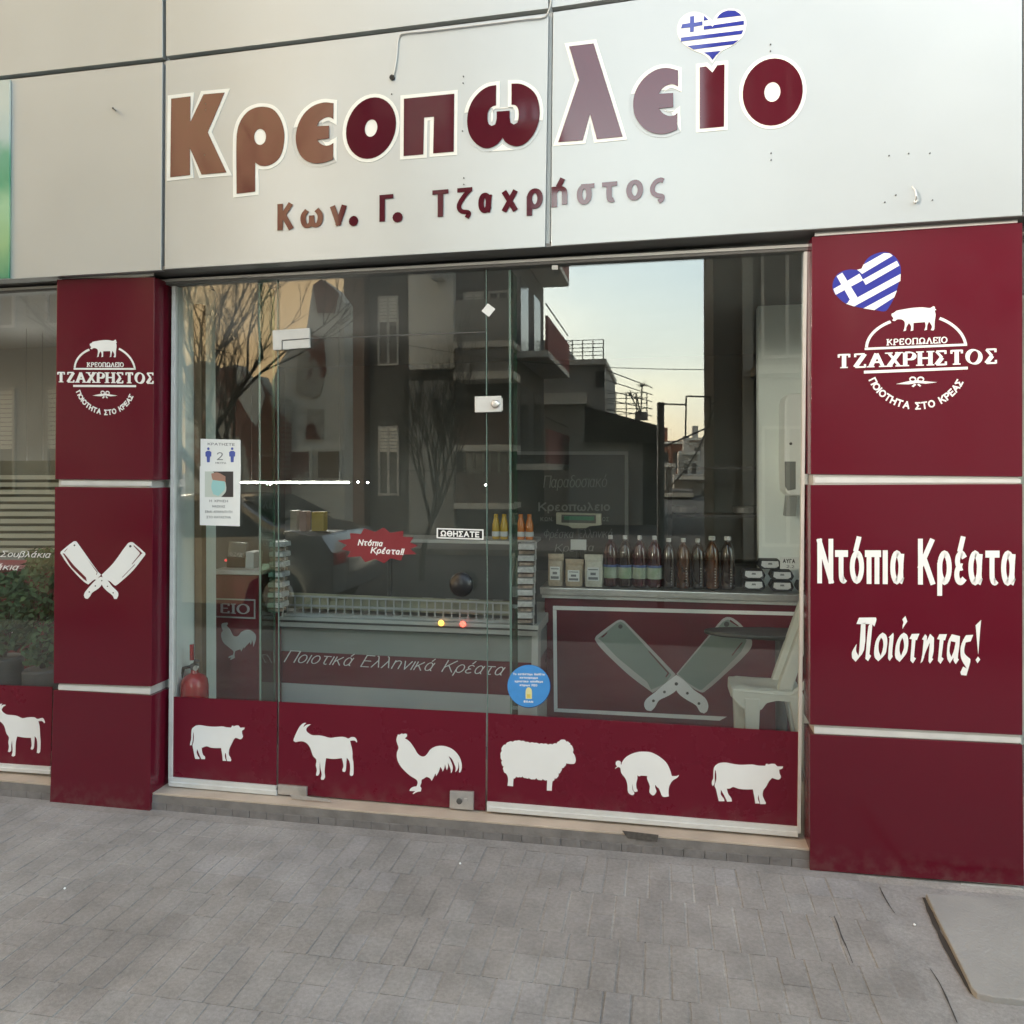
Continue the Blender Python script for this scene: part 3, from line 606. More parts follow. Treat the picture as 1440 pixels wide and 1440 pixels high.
PIG = zm([(135,470),(130,460),(170,430),(145,400),(145,355),(170,328),(210,328),(235,350),(235,385),(245,400),(260,350),(320,270),(400,215),(490,180),(580,160),(680,158),(790,172),(890,215),(980,275),(1060,345),(1110,420),(1150,520),(1175,608),(1270,605),(1300,585),(1305,600),(1270,640),(1190,690),(1130,790),(1115,900),(1122,980),(1050,992),(1000,980),(960,890),(940,840),(900,805),(870,765),(868,820),(892,890),(850,955),(820,962),(785,935),(762,900),(770,790),(720,660),(722,605),(650,600),(600,600),(575,612),(540,592),(540,660),(520,740),(525,830),(548,870),(540,895),(500,897),(470,880),(450,745),(452,860),(485,920),(470,950),(430,955),(370,905),(358,780),(325,660),(245,550),(225,460),(190,440)], 855, 1045, 13.09)
GOAT2 = zm([(-70,480),(-60,430),(0,240),(-20,200),(10,140),(45,135),(15,185),(60,160),(112,160),(115,172),(60,205),(30,265),(60,310),(140,360),(240,368),(340,385),(450,432),(560,415),(690,412),(755,448),(820,432),(865,430),(895,470),(908,520),(895,535),(855,490),(775,492),(800,600),(812,800),(820,900),(812,1110),(785,1142),(745,1130),(755,1000),(745,860),(700,790),(695,900),(680,1040),(650,1072),(618,1055),(640,980),(628,830),(480,822),(345,800),(318,930),(312,1100),(305,1190),(265,1208),(232,1190),(255,1110),(240,870),(225,1000),(222,1090),(190,1122),(158,1110),(180,1010),(168,920),(180,820),(130,740),(90,600),(40,530),(-20,490)], 0, 980, 14.4)
ROOST2 = zm([(120,230),(118,190),(130,170),(200,160),(205,180),(190,205),(240,260),(280,340),(320,362),(360,350),(400,300),(450,272),(520,268),(580,300),(615,350),(610,420),(590,480),(578,510),(570,440),(550,390),(555,430),(540,480),(528,440),(500,470),(470,500),(445,535),(440,510),(410,560),(405,580),(390,545),(350,560),(315,575),(305,640),(310,670),(250,700),(240,690),(265,665),(215,672),(225,650),(285,625),(290,575),(200,500),(140,440),(115,370),(118,300),(135,280)], 300, 860, 10.29)
for nm, pts, lab in (('cow_decal', COW1, 'white cow silhouette leftmost on the burgundy window band beside the left pillar'),
                     ('goat_decal', GOAT, 'white horned goat silhouette at the left of the glass door'),
                     ('rooster_decal', ROOST, 'white rooster silhouette on the burgundy foot of the glass door'),
                     ('sheep_decal', SHEEP, 'white woolly sheep silhouette on the burgundy window band'),
                     ('pig_decal', PIG, 'white pig silhouette with its head down on the burgundy window band'),
                     ('cow_decal', COW2, 'white cow silhouette at the right end of the burgundy window band'),
                     ('goat_decal', GOAT2, 'white goat silhouette cut by the left photo edge in the left window')):
    o = solid(nm, csmooth(pts, 3, 60), YD, .001, M['vinyl']); tag(o, lab, 'decal', 'white animal silhouettes along the window band')

# ------------------------------------------------------------------ fascia lettering
YL, YO = FY - .0042, FY - .002
sign = thing('shop_name_lettering', 'large maroon Greek shop name Κρεοπωλείο with white outlines on the fascia', 'sign lettering', at(680, 160, FY))
def Z1(p): return zm(p, 0, 0, 3)
def Z2(p): return zm(p, 440, 0, 4)
def Z3(p): return zm(p, 760, 0, 3.6)
LET = [
 (Z1([(722,416),(803,406),(802,516),(858,398),(947,390),(876,558),(955,727),(850,736),(801,625),(801,738),(718,747)]), []),
 (csmooth(Z1([(998,817),(998,580),(1010,520),(1040,475),(1075,455),(1110,450),(1150,460),(1180,495),(1197,545),(1199,590),(1190,640),(1170,675),(1135,697),(1100,699),(1076,685),(1076,808)])), [Z1(ell(1097,577,25,34))]),
 (csmooth(Z1([(1407,435),(1365,432),(1315,450),(1272,495),(1249,560),(1252,620),(1275,665),(1315,687),(1360,687),(1405,672),(1406,603),(1390,612),(1370,614),(1350,604),(1338,590),(1388,583),(1388,530),(1337,532),(1347,512),(1370,497),(1390,494),(1406,502)])), []),
 (Z2(ell(327,720,139,173,.13)), [Z2(ell(327,720,35,49,.1))]),
 (Z2([(512,555),(795,527),(792,852),(676,862),(681,655),(625,660),(621,868),(510,877)]), []),
 (csmooth(Z2([(1031,478),(985,487),(935,520),(890,580),(868,660),(875,740),(905,795),(950,828),(990,832),(1030,815),(1055,790),(1066,773),(1080,795),(1110,815),(1150,822),(1195,805),(1240,755),(1268,690),(1276,620),(1260,545),(1225,500),(1170,472),(1117,470),(1117,588),(1140,592),(1155,615),(1157,660),(1150,690),(1130,700),(1112,690),(1107,660),(1107,622),(1033,627),(1033,670),(1025,700),(1005,708),(988,695),(982,660),(988,620),(1010,597),(1030,592)])), []),
 (Z3([(145,234),(269,219),(416,691),(285,704),(251,577),(214,710),(90,719),(195,405)]), []),
 (csmooth(Z3([(697,356),(640,343),(580,355),(520,400),(480,465),(469,530),(480,590),(520,645),(570,672),(630,677),(693,655),(693,570),(680,582),(650,586),(620,573),(600,549),(673,541),(672,470),(600,474),(615,450),(640,432),(670,426),(697,437)])), []),
 (Z3([(806,340),(839,336),(871,367),(895,330),(932,326),(929,640),(806,651)]), []),
 (Z3(ell(1176,465,152,170,.06)), [Z3(ell(1174,465,41,50,.05))]),
]
for k, (o_, h_) in enumerate(LET):
    le = solid('letter', o_, YL, .0022, M['letter'], sign, holes=h_)
    g = grow(o_, 5.0)
    mbo = solid('letter_outline', g, YO, .0019, M['outline'], sign)
# heart with the Greek flag over the iota
hp = csmooth(Z3([(871,318),(835,280),(770,252),(715,212),(692,160),(703,105),(735,72),(780,60),(830,74),(872,105),(900,65),(950,45),(1005,52),(1038,90),(1040,140),(1020,190),(980,225),(912,264)]), 4, 70)
hf = thing('heart_flag_decal', 'small heart shaped Greek flag above the fascia lettering', 'decal', at(1000, 50, FY))
solid('heart_backing', hp, YO - .0003, .0019, M['outline'], hf)
for p in ([(757,83),(778,80),(778,115),(820,107),(820,127),(777,135),(776,160),(757,162),(757,138),(711,143),(718,122),(757,116)],
          [(893,93),(905,75),(925,60),(950,52),(985,53),(1008,68),(1018,78)], [(828,78),(850,100),(826,104)],
          [(826,132),(865,128),(871,135),(878,126),(1030,104),(1030,124),(826,150)], [(711,190),(1028,152),(1018,172),(711,210)],
          [(745,232),(1003,203),(975,224),(775,250)], [(828,265),(912,257),(888,280),(871,303),(855,282)]):
    solid('blue_stripe', Z3(p), YL, .0022, M['blue'], hf)
# owner line
own = thing('owner_name_lettering', 'smaller maroon Greek line Κων. Γ. Τζαχρήστος under the big shop name', 'sign lettering', at(660, 285, FY))
def line_letters(items, bl, h):
    """items: (char, x0, x1); bl: baseline line ((x,y),(x,y)); h: height line values at both ends"""
    (xa_, ya_), (xb_, yb_) = bl
    for ch, x0, x1 in items:
        f0, f1 = (x0 - xa_)/(xb_ - xa_), (x1 - xa_)/(xb_ - xa_)
        y0, y1 = lerp(ya_, yb_, f0), lerp(ya_, yb_, f1); h0, h1 = lerp(h[0], h[1], f0), lerp(h[0], h[1], f1)
        gw = max(GL[ch][0], .02); th = .3 if ch == '.' else (.17 if ch in 'ζς' else .205)
        asp = (x1 - x0) / ((h0 + h1)/2)                      # width over capital height
        hs = max(.02, (asp - th) / gw) if GL[ch][0] else 1
        text('letter', ch, [(x0, y0), (x1, y1), (x1, y1 - h1), (x0, y0 - h0)], YL, M['letter'], own, thick=th, thin=.16, gap=0, hs=hs, nib=R(4), depth=.0018)
line_letters([('Κ', 390, 412), ('ω', 422.5, 454), ('ν', 464.5, 487), ('.', 492, 502), ('Γ', 533.5, 553), ('.', 553.5, 564.5),
              ('Τ', 608, 630.5), ('ζ', 641.5, 664), ('α', 672.5, 693.5), ('χ', 705.5, 728), ('ρ', 740.5, 763.5), ('ή', 775.5, 798),
              ('σ', 811, 836), ('τ', 846.5, 868), ('ο', 880.5, 904.5), ('ς', 913.5, 936.5)], ((390, 324), (936, 278)), (37, 39))

# screws, hook, nail, loose cable on the fascia
scr = [(651.5, 107), (651, 116.5), (650, 184), (652, 250), (652, 259), (1083.5, 62), (1083.5, 71.5), (1084.5, 215), (1084.5, 224.5), (1250.5, 218.5), (1278, 215.5), (1308, 215), (1260, 274), (1244.5, 284), (1311.5, 281), (289, 146), (289, 154.5), (287.5, 218), (550.5, 132)]
for i, (x_, y_) in enumerate(scr):
    MB().lathe(at(x_, y_, FY - .0045), [(.0026, .0045), (.0026, .0), (.001, -.0008)], 8, 'y').build('screw', M['dark'], shop)
nl = MB().tube([at(158.5, 152, FY), at(159, 152, FY - .03)], .004, 8).tube([at(159, 152, FY - .03), at(163, 156, FY - .034)], .0025, 6).build('nail', M['dark'])
tag(nl, 'bent dark nail sticking out of the left fascia panel', 'nail')
hk = MB().tube([at(1283, 262, FY - .003), at(1287.5, 268, FY - .02), at(1288.5, 276, FY - .03), at(1287.5, 282.5, FY - .018)], .0032, 8).tube([at(1287.5, 282.5, FY - .02), at(1287.5, 284, FY)], .006, 8).build('cable_stub', M['steel'], smooth=True)
tag(hk, 'short grey cable stub poking out of the right fascia panel', 'cable')
cb = MB().tube([at(*p, FY - .006) for p in csmooth([(553, 106), (555.5, 95), (558.5, 72), (560, 55), (565, 48), (600, 44), (680, 34.5), (740, 27), (765, 24), (771, 16), (774.5, 2), (775, -20)], 4, 90, closed=False)], .0032, 6).build('loose_cable', M['trim'], smooth=True)
tag(cb, 'thin grey loose cable hanging from the panel joint above the lettering', 'cable')
cs = MB().lathe(at(551.5, 109, FY - .004), [(.012, .004), (.012, -.004)], 10, 'y').build('cable_hole_grommet', M['black'])
tag(cs, 'small black grommet at the lower end of the loose cable', 'grommet')

# ------------------------------------------------------------------ banner at the far left of the fascia
bm_ = bpy.data.materials.new('field_print'); bm_.use_nodes = True; t = bm_.node_tree; pb = t.nodes['Principled BSDF']; pb.inputs['Roughness'].default_value = .4
tc_ = t.nodes.new('ShaderNodeTexCoord'); sp = t.nodes.new('ShaderNodeSeparateXYZ'); rr = t.nodes.new('ShaderNodeValToRGB')
t.links.new(tc_.outputs['Generated'], sp.inputs[0]); nz = t.nodes.new('ShaderNodeTexNoise'); nz.inputs['Scale'].default_value = 9
t.links.new(tc_.outputs['Generated'], nz.inputs[0]); ad = t.nodes.new('ShaderNodeMath'); ad.operation = 'MULTIPLY_ADD'; ad.inputs[1].default_value = .12
t.links.new(nz.outputs[0], ad.inputs[0]); t.links.new(sp.outputs[2], ad.inputs[2]); t.links.new(ad.outputs[0], rr.inputs[0])
el = rr.color_ramp.elements; el[0].position = .05; el[0].color = (.02, .2, .11, 1); el[1].position = .95; el[1].color = (.5, .55, .5, 1)
for p_, c_ in ((.25, (.25, .42, .2, 1)), (.42, (.3, .5, .3, 1)), (.55, (.08, .3, .17, 1)), (.68, (.12, .34, .22, 1)), (.76, (.4, .5, .47, 1))): q_ = el.new(p_); q_.color = c_
t.links.new(rr.outputs[0], pb.inputs['Base Color'])
ban = thing('landscape_banner', 'printed banner with green field and pale sky at far left of the fascia', 'banner', at(0, 250, FY))
pbox([(-200, 134), (13.5, 111.5), (12, 391), (-200, 402)], FY - .012, .01, 'banner_print', bm_, ban, bevel=.001)

# ------------------------------------------------------------------ emblems on the pillars
PIGL = zm([(520,575),(520,560),(545,548),(555,538),(600,528),(680,515),(760,510),(820,516),(845,502),(858,508),(855,518),(868,530),(855,535),(862,570),(855,620),(852,680),(845,690),(825,688),(835,660),(812,620),(798,650),(795,685),(775,690),(785,655),(780,625),(740,628),(690,632),(688,690),(668,695),(672,660),(655,632),(635,665),(632,690),(612,697),(620,670),(622,625),(600,605),(560,605),(545,617),(525,612),(535,595)], 1160, 340, 5.538)
def emblem(T, label, base, YE, S=1.0):
    em = thing('pillar_emblem', label, 'emblem', base, 'round butcher emblems on the two pillars')
    q = lambda pts: [T(*p) for p in pts]
    solid('pig', csmooth(q(PIGL), 3, 60), YE, .0012, M['vinyl'], em)
    # arcs, bars
    def arcpoly(c, rx, ry, w, a0, a1):
        o = [(c[0] + rx*math.cos(R(lerp(a0, a1, i/14))), c[1] - ry*math.sin(R(lerp(a0, a1, i/14)))) for i in range(15)]
        n_ = [(c[0] + (rx-w)*math.cos(R(lerp(a0, a1, i/14))), c[1] - (ry-w)*math.sin(R(lerp(a0, a1, i/14)))) for i in range(15)]
        return o + n_[::-1]
    c = (1288.5, 490)
    solid('arc', q(arcpoly(c, 72, 46, 4, 178, 121)), YE, .0012, M['vinyl'], em)
    solid('arc', q(arcpoly((1288.5, 490), 72, 50, 4, 62, 6)), YE, .0012, M['vinyl'], em)
    solid('bar', q([(1216, 489), (1360, 483), (1360, 486.2), (1216, 492.2)]), YE, .0012, M['vinyl'], em)
    solid('bar', q([(1215, 521.3), (1361, 515.6), (1361, 519.4), (1215, 525.3)]), YE, .0012, M['vinyl'], em)
    Pf = lambda x, y: at(*T(x, y), YE)
    text('shop_word', 'ΚΡΕΟΠΩΛΕΙΟ', [(1247, 485.8), (1333, 482.3), (1333, 473.3), (1247, 476.8)], YE, M['vinyl'], em, thick=.2, thin=.12, serif=.09, gap=.02, nib=R(-25), P=Pf)
    text('family_name', 'ΤΖΑΧΡΗΣΤΟΣ', [(1175, 518), (1405, 511), (1405, 490), (1175, 498.5)], YE, M['vinyl'], em, thick=.27, thin=.08, serif=.085, gap=-.05, nib=R(-22), P=Pf)
    # ornament
    solid('ornament', q([(1260, 540), (1278, 536), (1284, 535.5), (1290, 534.5), (1297, 535.5), (1301, 536), (1318, 537.5), (1302, 539.5), (1290, 538.5), (1278, 540.5)]), YE, .0012, M['vinyl'], em)
    solid('ornament', q([(1282, 543), (1286, 539.5), (1288.5, 541), (1284.5, 544.5)]), YE, .0012, M['vinyl'], em)
    solid('ornament', q([(1290, 541), (1292, 539.3), (1295.5, 542.5), (1293.5, 543.8)]), YE, .0012, M['vinyl'], em)
    for cx_o in (1283.6, 1294.8):
        solid('ornament_loop', q(ell(cx_o, 533.2, 5, 3.8, n=16)), YE - .0002, .0010, M['vinyl'], em, holes=[q(ell(cx_o, 533.6, 3.2, 2, n=12))])
    # curved line ΠΟΙΟΤΗΤΑ ΣΤΟ ΚΡΕΑΣ, letter by letter along an arc (pixel centre, radius)
    s_ = 'ΠΟΙΟΤΗΤΑ ΣΤΟ ΚΡΕΑΣ'
    cx_, cy_ = 1289, 514; rx_, ry_ = 71.5, 62
    ws = [GL[ch][0] + .3 for ch in s_]; tot = sum(ws); acc = 0
    a0_, a1_ = 199, 338
    for ch, w_ in zip(s_, ws):
        a_ = R(lerp(a0_, a1_, (acc + w_/2)/tot)); acc += w_
        if ch == ' ': continue
        bx, by = cx_ + rx_*math.cos(a_), cy_ - ry_*math.sin(a_)
        tx, ty = -math.sin(a_)*rx_, -math.cos(a_)*ry_; L = math.hypot(tx, ty); tx, ty = tx/L, ty/L
        nx, ny = ty, -tx
        hh = 10.5; hw_ = (GL[ch][0] + .2) * hh * .5
        BLq = (bx - tx*hw_, by - ty*hw_); BRq = (bx + tx*hw_, by + ty*hw_)
        text('motto_letter', ch, [BLq, BRq, (BRq[0] + nx*hh, BRq[1] + ny*hh), (BLq[0] + nx*hh, BLq[1] + ny*hh)], YE, M['vinyl'], em, thick=.2, gap=0, P=Pf)
emblem(lambda x, y: (x, y), 'white round butcher emblem with pig on the right pillar below the flag heart', at(1288, 510, 0), -.0016)
def TL_(x, y):   # right emblem pixels to left emblem pixels
    u = (x - 1288.5); v = (y - 505)
    return (147.3 + u*.605, 531.5 + v*.735 + (u*.605)*.052 - u*.022*(-1) * 0 + u * .026 * 0)
emblem(TL_, 'white round butcher emblem with pig on the left pillar above crossed cleavers', at(147, 530, 0), -.0016)

# flag heart on the right pillar
h2 = thing('heart_flag_decal', 'tilted heart shaped Greek flag at the top of the right burgundy pillar', 'decal', at(1220, 395, 0))
ZH = lambda p: zm(p, 1160, 340, 5.538)
solid('heart_backing', csmooth(ZH([(250,218),(292,205),(310,160),(350,115),(420,85),(480,80),(530,102),(570,145),(588,190),(590,260),(570,340),(545,420),(505,500),(470,540),(400,532),(320,520),(240,505),(165,482),(105,435),(65,380),(62,320),(90,262),(140,228),(195,216)]), 4, 75), -.0012, .0010, M['blue2'], h2)
for p in ([(285,210),(300,178),(460,88),(505,90),(528,108),(290,250),(262,225),(250,218)],
          [(295,295),(560,148),(580,185),(318,335)], [(165,482),(590,250),(588,305),(228,503)],
          [(300,518),(562,378),(540,432),(385,532)],
          [(66,368),(270,248),(298,298),(85,412)], [(92,268),(135,240),(252,430),(200,490),(180,470),(195,450)]):
    solid('white_stripe', ZH(p), -.0018 - .00015*random.random(), .0006, M['vinyl'], h2)

# crossed cleavers on the left pillar
ZC = lambda p: zm(p, 75, 745, 10.286)
cl_ = thing('cleaver_emblem', 'white crossed cleavers on the middle panel of the left pillar', 'emblem', at(144, 800, 0))
solid('blade', csmooth(ZC([(102,340),(110,315),(290,170),(325,165),(345,185),(640,600),(690,650),(620,720),(590,720),(505,790),(440,750),(320,630),(200,490)]), 3, 50), -.0012, .001, M['vinyl'], cl_)
solid('blade', csmooth(ZC([(700,650),(870,480),(1075,200),(1130,178),(1165,195),(1320,330),(1328,360),(1300,400),(1150,590),(1000,730),(905,805),(880,800),(810,740),(760,730),(715,690)]), 3, 50), -.0014, .001, M['vinyl'], cl_)
solid('handle', csmooth(ZC([(620,720),(680,680),(720,700),(700,790),(650,850),(560,910),(530,960),(495,1000),(455,985),(445,930),(490,860)]), 3, 60), -.0016, .001, M['vinyl'], cl_)
solid('handle', csmooth(ZC([(690,680),(770,720),(850,820),(930,900),(938,950),(915,1000),(880,1000),(855,950),(770,880),(705,800)]), 3, 60), -.0018, .001, M['vinyl'], cl_)
for p in ([(135,340),(160,345),(300,520),(470,690),(485,745),(440,715),(260,540)], [(155,315),(205,268),(200,280),(165,318)], [(500,435),(640,610),(625,655),(618,650),(630,615)], [(1165,222),(1290,340),(1270,350),(1140,500),(1135,495),(1250,350),(1250,330),(1160,235)], [(1180,505),(1000,690),(995,685),(1175,500)]):
    solid('engraved_line', ZC(p), -.0021, .0002, M['redin'], cl_)
for x_, y_, r_ in ((305,225,13), (1113,238,18), (700,736,10), (607,812,10), (520,900,10), (783,818,10), (865,912,10)):
    solid('rivet', ZC(ell(x_, y_, r_, r_, n=12)), -.0022, .0002, M['dark'], cl_)

# slogan on the right pillar
sl_ = thing('slogan_lettering', 'white Greek slogan Ντόπια Κρέατα Ποιότητας! on the right pillar', 'sign lettering', at(1290, 840, 0))
ZS = lambda x, y: (1140 + x/4.8, 740 + y/4.8)
def slog(items, y0, y1, h0, h1, yref, m_th, nibv, slant=0, thin=.17):
    for ch, x0, x1 in items:
        p0, p1 = ZS(x0, 0), ZS(x1, 0)
        f0, f1 = (x0-45)/(1345), (x1-45)/1345
        b0, b1 = 740 + lerp(y0, y1, f0)/4.8, 740 + lerp(y0, y1, f1)/4.8; ha, hb = lerp(h0, h1, f0)/4.8, lerp(h0, h1, f1)/4.8
        gw = max(GL[ch][0], .02); asp = (p1[0]-p0[0])/((ha+hb)/2); hs = max(.02, (asp - m_th)/gw) if GL[ch][0] else 1
        text('letter', ch, [(p0[0], b0), (p1[0], b1), (p1[0], b1-hb), (p0[0], b0-ha)], -.0016, M['vinyl'], sl_, thick=m_th, thin=thin, gap=0, hs=hs, nib=nibv, slant=slant)
slog([('Ν',45,152),('τ',165,252),('ό',265,360),('π',372,470),('ι',487,520),('α',538,640),('Κ',725,835),('ρ',855,952),('έ',970,1055),('α',1065,1170),('τ',1180,1275),('α',1286,1392)], 385, 402, 300, 318, 0, .104, R(-6), thin=.15)
SC = lambda p: zm(p, 1190, 860, 7.2)
for outer, hole in (([(105,125),(130,62),(300,60),(306,80),(285,152),(264,132),(194,126),(150,128)], None),
    ([(150,128),(195,112),(180,390),(95,508),(60,470),(60,410),(105,330),(100,400),(125,448),(134,380)], None), ([(225,150),(255,115),(264,132),(235,430),(252,450),(222,502),(195,480)], None),
    ([(370,213),(405,240),(416,300),(410,370),(395,430),(325,504),(290,465),(283,400),(300,300),(335,240)], [(352,262),(372,290),(375,360),(350,450),(330,400),(330,320)]),
    ([(476,216),(481,240),(465,430),(471,455),(440,500),(424,470),(440,270),(430,262)], None),
    ([(585,213),(618,240),(629,300),(622,380),(605,430),(540,510),(500,470),(496,400),(512,310),(550,240)], [(568,265),(582,300),(585,370),(555,450),(540,400),(545,320)]),
    ([(568,80),(600,46),(619,100),(570,174),(572,140),(580,110)], None), ([(640,275),(665,228),(741,224),(715,290),(702,286),(686,460),(706,475),(675,524),(650,495),(665,280)], None),
    ([(768,280),(800,230),(818,250),(815,300),(850,226),(889,265),(885,400),(870,470),(881,482),(848,527),(834,500),(848,310),(800,420),(775,500),(753,522),(770,440),(785,290)], None),
    ([(920,278),(945,230),(1020,230),(1000,292),(986,288),(965,460),(986,478),(955,530),(929,500),(948,285)], None),
    ([(1070,230),(1152,250),(1145,350),(1130,470),(1141,486),(1110,532),(1089,500),(1088,466),(1050,524),(1025,480),(1021,400),(1035,300)], [(1060,300),(1108,310),(1090,400),(1065,462),(1045,400)]),
    ([(1286,236),(1260,302),(1210,312),(1195,380),(1202,430),(1256,480),(1256,510),(1217,648),(1165,642),(1157,615),(1185,558),(1222,577),(1175,500),(1159,440),(1162,350),(1190,280),(1215,240)], None),
    ([(1311,140),(1366,86),(1355,200),(1337,435),(1325,300)], None), ([(1335,456),(1357,485),(1330,524),(1311,490)], None)):
    solid('letter', csmooth(SC(outer), 3, 42), -.0016, .0012, M['vinyl'], sl_, holes=[csmooth(SC(hole), 3, 60)] if hole else ())

# ------------------------------------------------------------------ papers and stickers on the glass
pp = thing('distance_notice', 'white paper notice with two blue figures and number two at left of window', 'notice', at(310, 637, GY))
YP = GY - .0016
pbox([(282, 617), (338, 618.5), (338.5, 658), (282, 656)], YP, .0012, 'sheet', M['paper'], pp)
text('heading', 'ΚΡΑΤΗΣΤΕ', [(292, 626), (330, 627), (330, 623.4), (292, 622.4)], YP - .0004, M['ink'], pp, thick=.16, gap=.12, depth=.0003)
text('number', '2', [(305, 647), (313.5, 647), (313.5, 636), (305, 636)], YP - .0004, M['ink'], pp, thick=.12, gap=0, depth=.0003)
for cx_ in (293, 326.5):
    fg = [(cx_-2, 634), (cx_+2, 634), (cx_+4.3, 636), (cx_+4, 642), (cx_+2.4, 642), (cx_+2, 650), (cx_-2, 650), (cx_-2.4, 642), (cx_-4, 642), (cx_-4.3, 636)]
    solid('figure', fg, YP - .0004, .0003, M['inkb'], pp)
    solid('figure_head', ell(cx_, 631, 1.8, 2, n=10), YP - .0004, .0003, M['inkb'], pp)
text('small_line', 'ΜΕΤΡΑ', [(303, 652), (318, 652.4), (318, 650), (303, 649.6)], YP - .0004, M['ink'], pp, thick=.16, gap=.12, depth=.0003)
pp = thing('mask_notice', 'taller white notice showing a face in a surgical mask below the distance notice', 'notice', at(310, 698, GY))
pbox([(281, 655.5), (338.5, 657.2), (337, 740), (281, 738.5)], YP - .0006, .0012, 'sheet', M['paper'], pp)
Yq = YP - .0009
skin = mat('print_skin', (.35, .2, .15), .7); hair = mat('print_dark_hair', (.04, .035, .035), .7); grn = mat('print_pale_backdrop', (.5, .55, .5), .7); teal = mat('print_mask_teal', (.3, .55, .55), .7)
solid('photo_backdrop', rect(288, 663, 328, 699), Yq, .0002, grn, pp)
solid('photo_hair', csmooth([(299, 663), (328, 663), (328, 699), (311, 699), (318, 690), (316, 672), (306, 668)]), Yq - .0003, .0003, hair, pp)
solid('photo_face', csmooth([(297, 666), (306, 664.5), (317, 670), (317, 678), (300, 676), (298, 672)]), Yq - .0006, .0003, skin, pp)
solid('photo_mask', csmooth([(299, 675), (316, 677), (316, 688), (307, 697.5), (300, 695), (297, 685)]), Yq - .0009, .0003, teal, pp)
for i_, (wd, s_) in enumerate(((13, 'Η ΧΡΗΣΗ'), (9, 'ΜΑΣΚΑΣ'), (19, 'ΕΙΝΑΙ ΑΠΑΡΑΙΤΗΤΗ'), (17, 'ΣΤΟ ΚΑΤΑΣΤΗΑ'))):
    y_ = 706 + i_ * 7.6
    text('line_of_print', s_, [(307.5 - wd, y_), (307.5 + wd, y_ + .4), (307.5 + wd, y_ - 3), (307.5 - wd, y_ - 3.4)], Yq - .0003, M['ink'], pp, thick=.15, gap=.12, depth=.0003)

stk = thing('round_blue_sticker', 'round sky blue sticker with white print and yellow bottle on the window', 'sticker', at(744, 965, GY))
ZB = lambda p: zm(p, 700, 920, 16)
YS = GY - .0030
solid('dark_rim', ZB(ell(704, 722, 486, 486)), YS + .0006, .0012, M['navy'], stk)
solid('disc', ZB(ell(697, 715, 480, 476)), YS, .0014, M['skyblue'], stk)
for s_, x0_, x1_, y_ in (('Το κατάστημα διαθέτει', 345, 1060, 470), ('καταγραμμα', 495, 905, 548), ('χρηστικο αποθεμα', 380, 1020, 632), ('κτιριων ΡΕΟ', 495, 890, 718)):
    text('line_of_print', s_, ZB([(x0_, y_), (x1_, y_ + 8), (x1_, y_ - 42), (x0_, y_ - 50)]), YS - .0004, M['vinyl'], stk, thick=.22, gap=.12, depth=.0003)
yel = mat('print_yellow', (.6, .48, .1), .6)
solid('bottle_picture', csmooth(ZB([(670,750),(720,750),(765,810),(768,1005),(628,1005),(630,810)]), 3, 60), YS - .0004, .0003, mat('print_pale_yellow', (.65, .62, .3), .6), stk)
solid('bottle_label', ZB([(655,900),(735,900),(735,985),(655,985)]), YS - .0008, .0003, yel, stk)
text('small_print', 'ΕΟΑΝ', ZB([(585,1085),(795,1095),(795,1050),(585,1040)]), YS - .0004, M['vinyl'], stk, thick=.25, gap=.12, depth=.0003)

brs = thing('starburst_sticker', 'burgundy starburst sticker reading Ντόπια Κρέατα!! on the glass door', 'sticker', at(533, 767, GY))
star = []
for i in range(26):
    a_ = 2*math.pi*i/26; big = i % 2 == 0
    rx_, ry_ = (57, 25.5) if big else (43, 19)
    rx_ *= 1 + (.05 if i % 4 else -.04)
    star.append((533 + rx_*math.cos(a_), 767 + ry_*math.sin(a_) + (rx_*math.cos(a_))*.01))
solid('starburst', star, YS, .0014, mat('sticker_burgundy', (.17, .011, .018), .35, var=.05, scale=20), brs)
text('upper_word', 'Ντόπια', [(503, 767), (538, 768.5), (538, 760), (503, 758.5)], YS - .0004, M['vinyl'], brs, thick=.17, gap=.08, slant=.2, depth=.0003)
text('lower_word', 'Κρέατα!!', [(521, 778), (567, 780.5), (567, 771.5), (521, 769)], YS - .0004, M['vinyl'], brs, thick=.17, gap=.08, slant=.2, depth=.0003)

psh = thing('push_sticker', 'small black and white sticker reading ΩΘΗΣΑΤΕ on the glass door', 'sticker', at(646, 751, GY))
pbox([(614, 742.5), (680, 744.5), (680, 759), (614, 757)], YS, .0014, 'white_border', M['vinyl'], psh)
pbox([(616, 744.3), (678, 746.3), (678, 757.2), (616, 755.2)], YS - .0003, .0003, 'black_field', M['black'], psh)
text('word', 'ΩΘΗΣΑΤΕ', [(619.5, 754.2), (674, 756), (674, 747.6), (619.5, 745.8)], YS - .0007, M['vinyl'], psh, thick=.2, gap=.1, depth=.0003)

sv = thing('grill_lettering', 'white italic Greek lettering Σουβλάκια on the far left window pane', 'sign lettering', at(30, 790, GY))
text('upper_word', 'Σουβλάκια', [(0, 783), (70, 784.5), (70, 775.5), (0, 774.5)], YS, M['vinyl'], sv, thick=.09, gap=.12, slant=.28)
text('lower_word', 'πάκια', [(-18, 801), (25, 802), (25, 793), (-18, 792)], YS, M['vinyl'], sv, thick=.09, gap=.12, slant=.28)

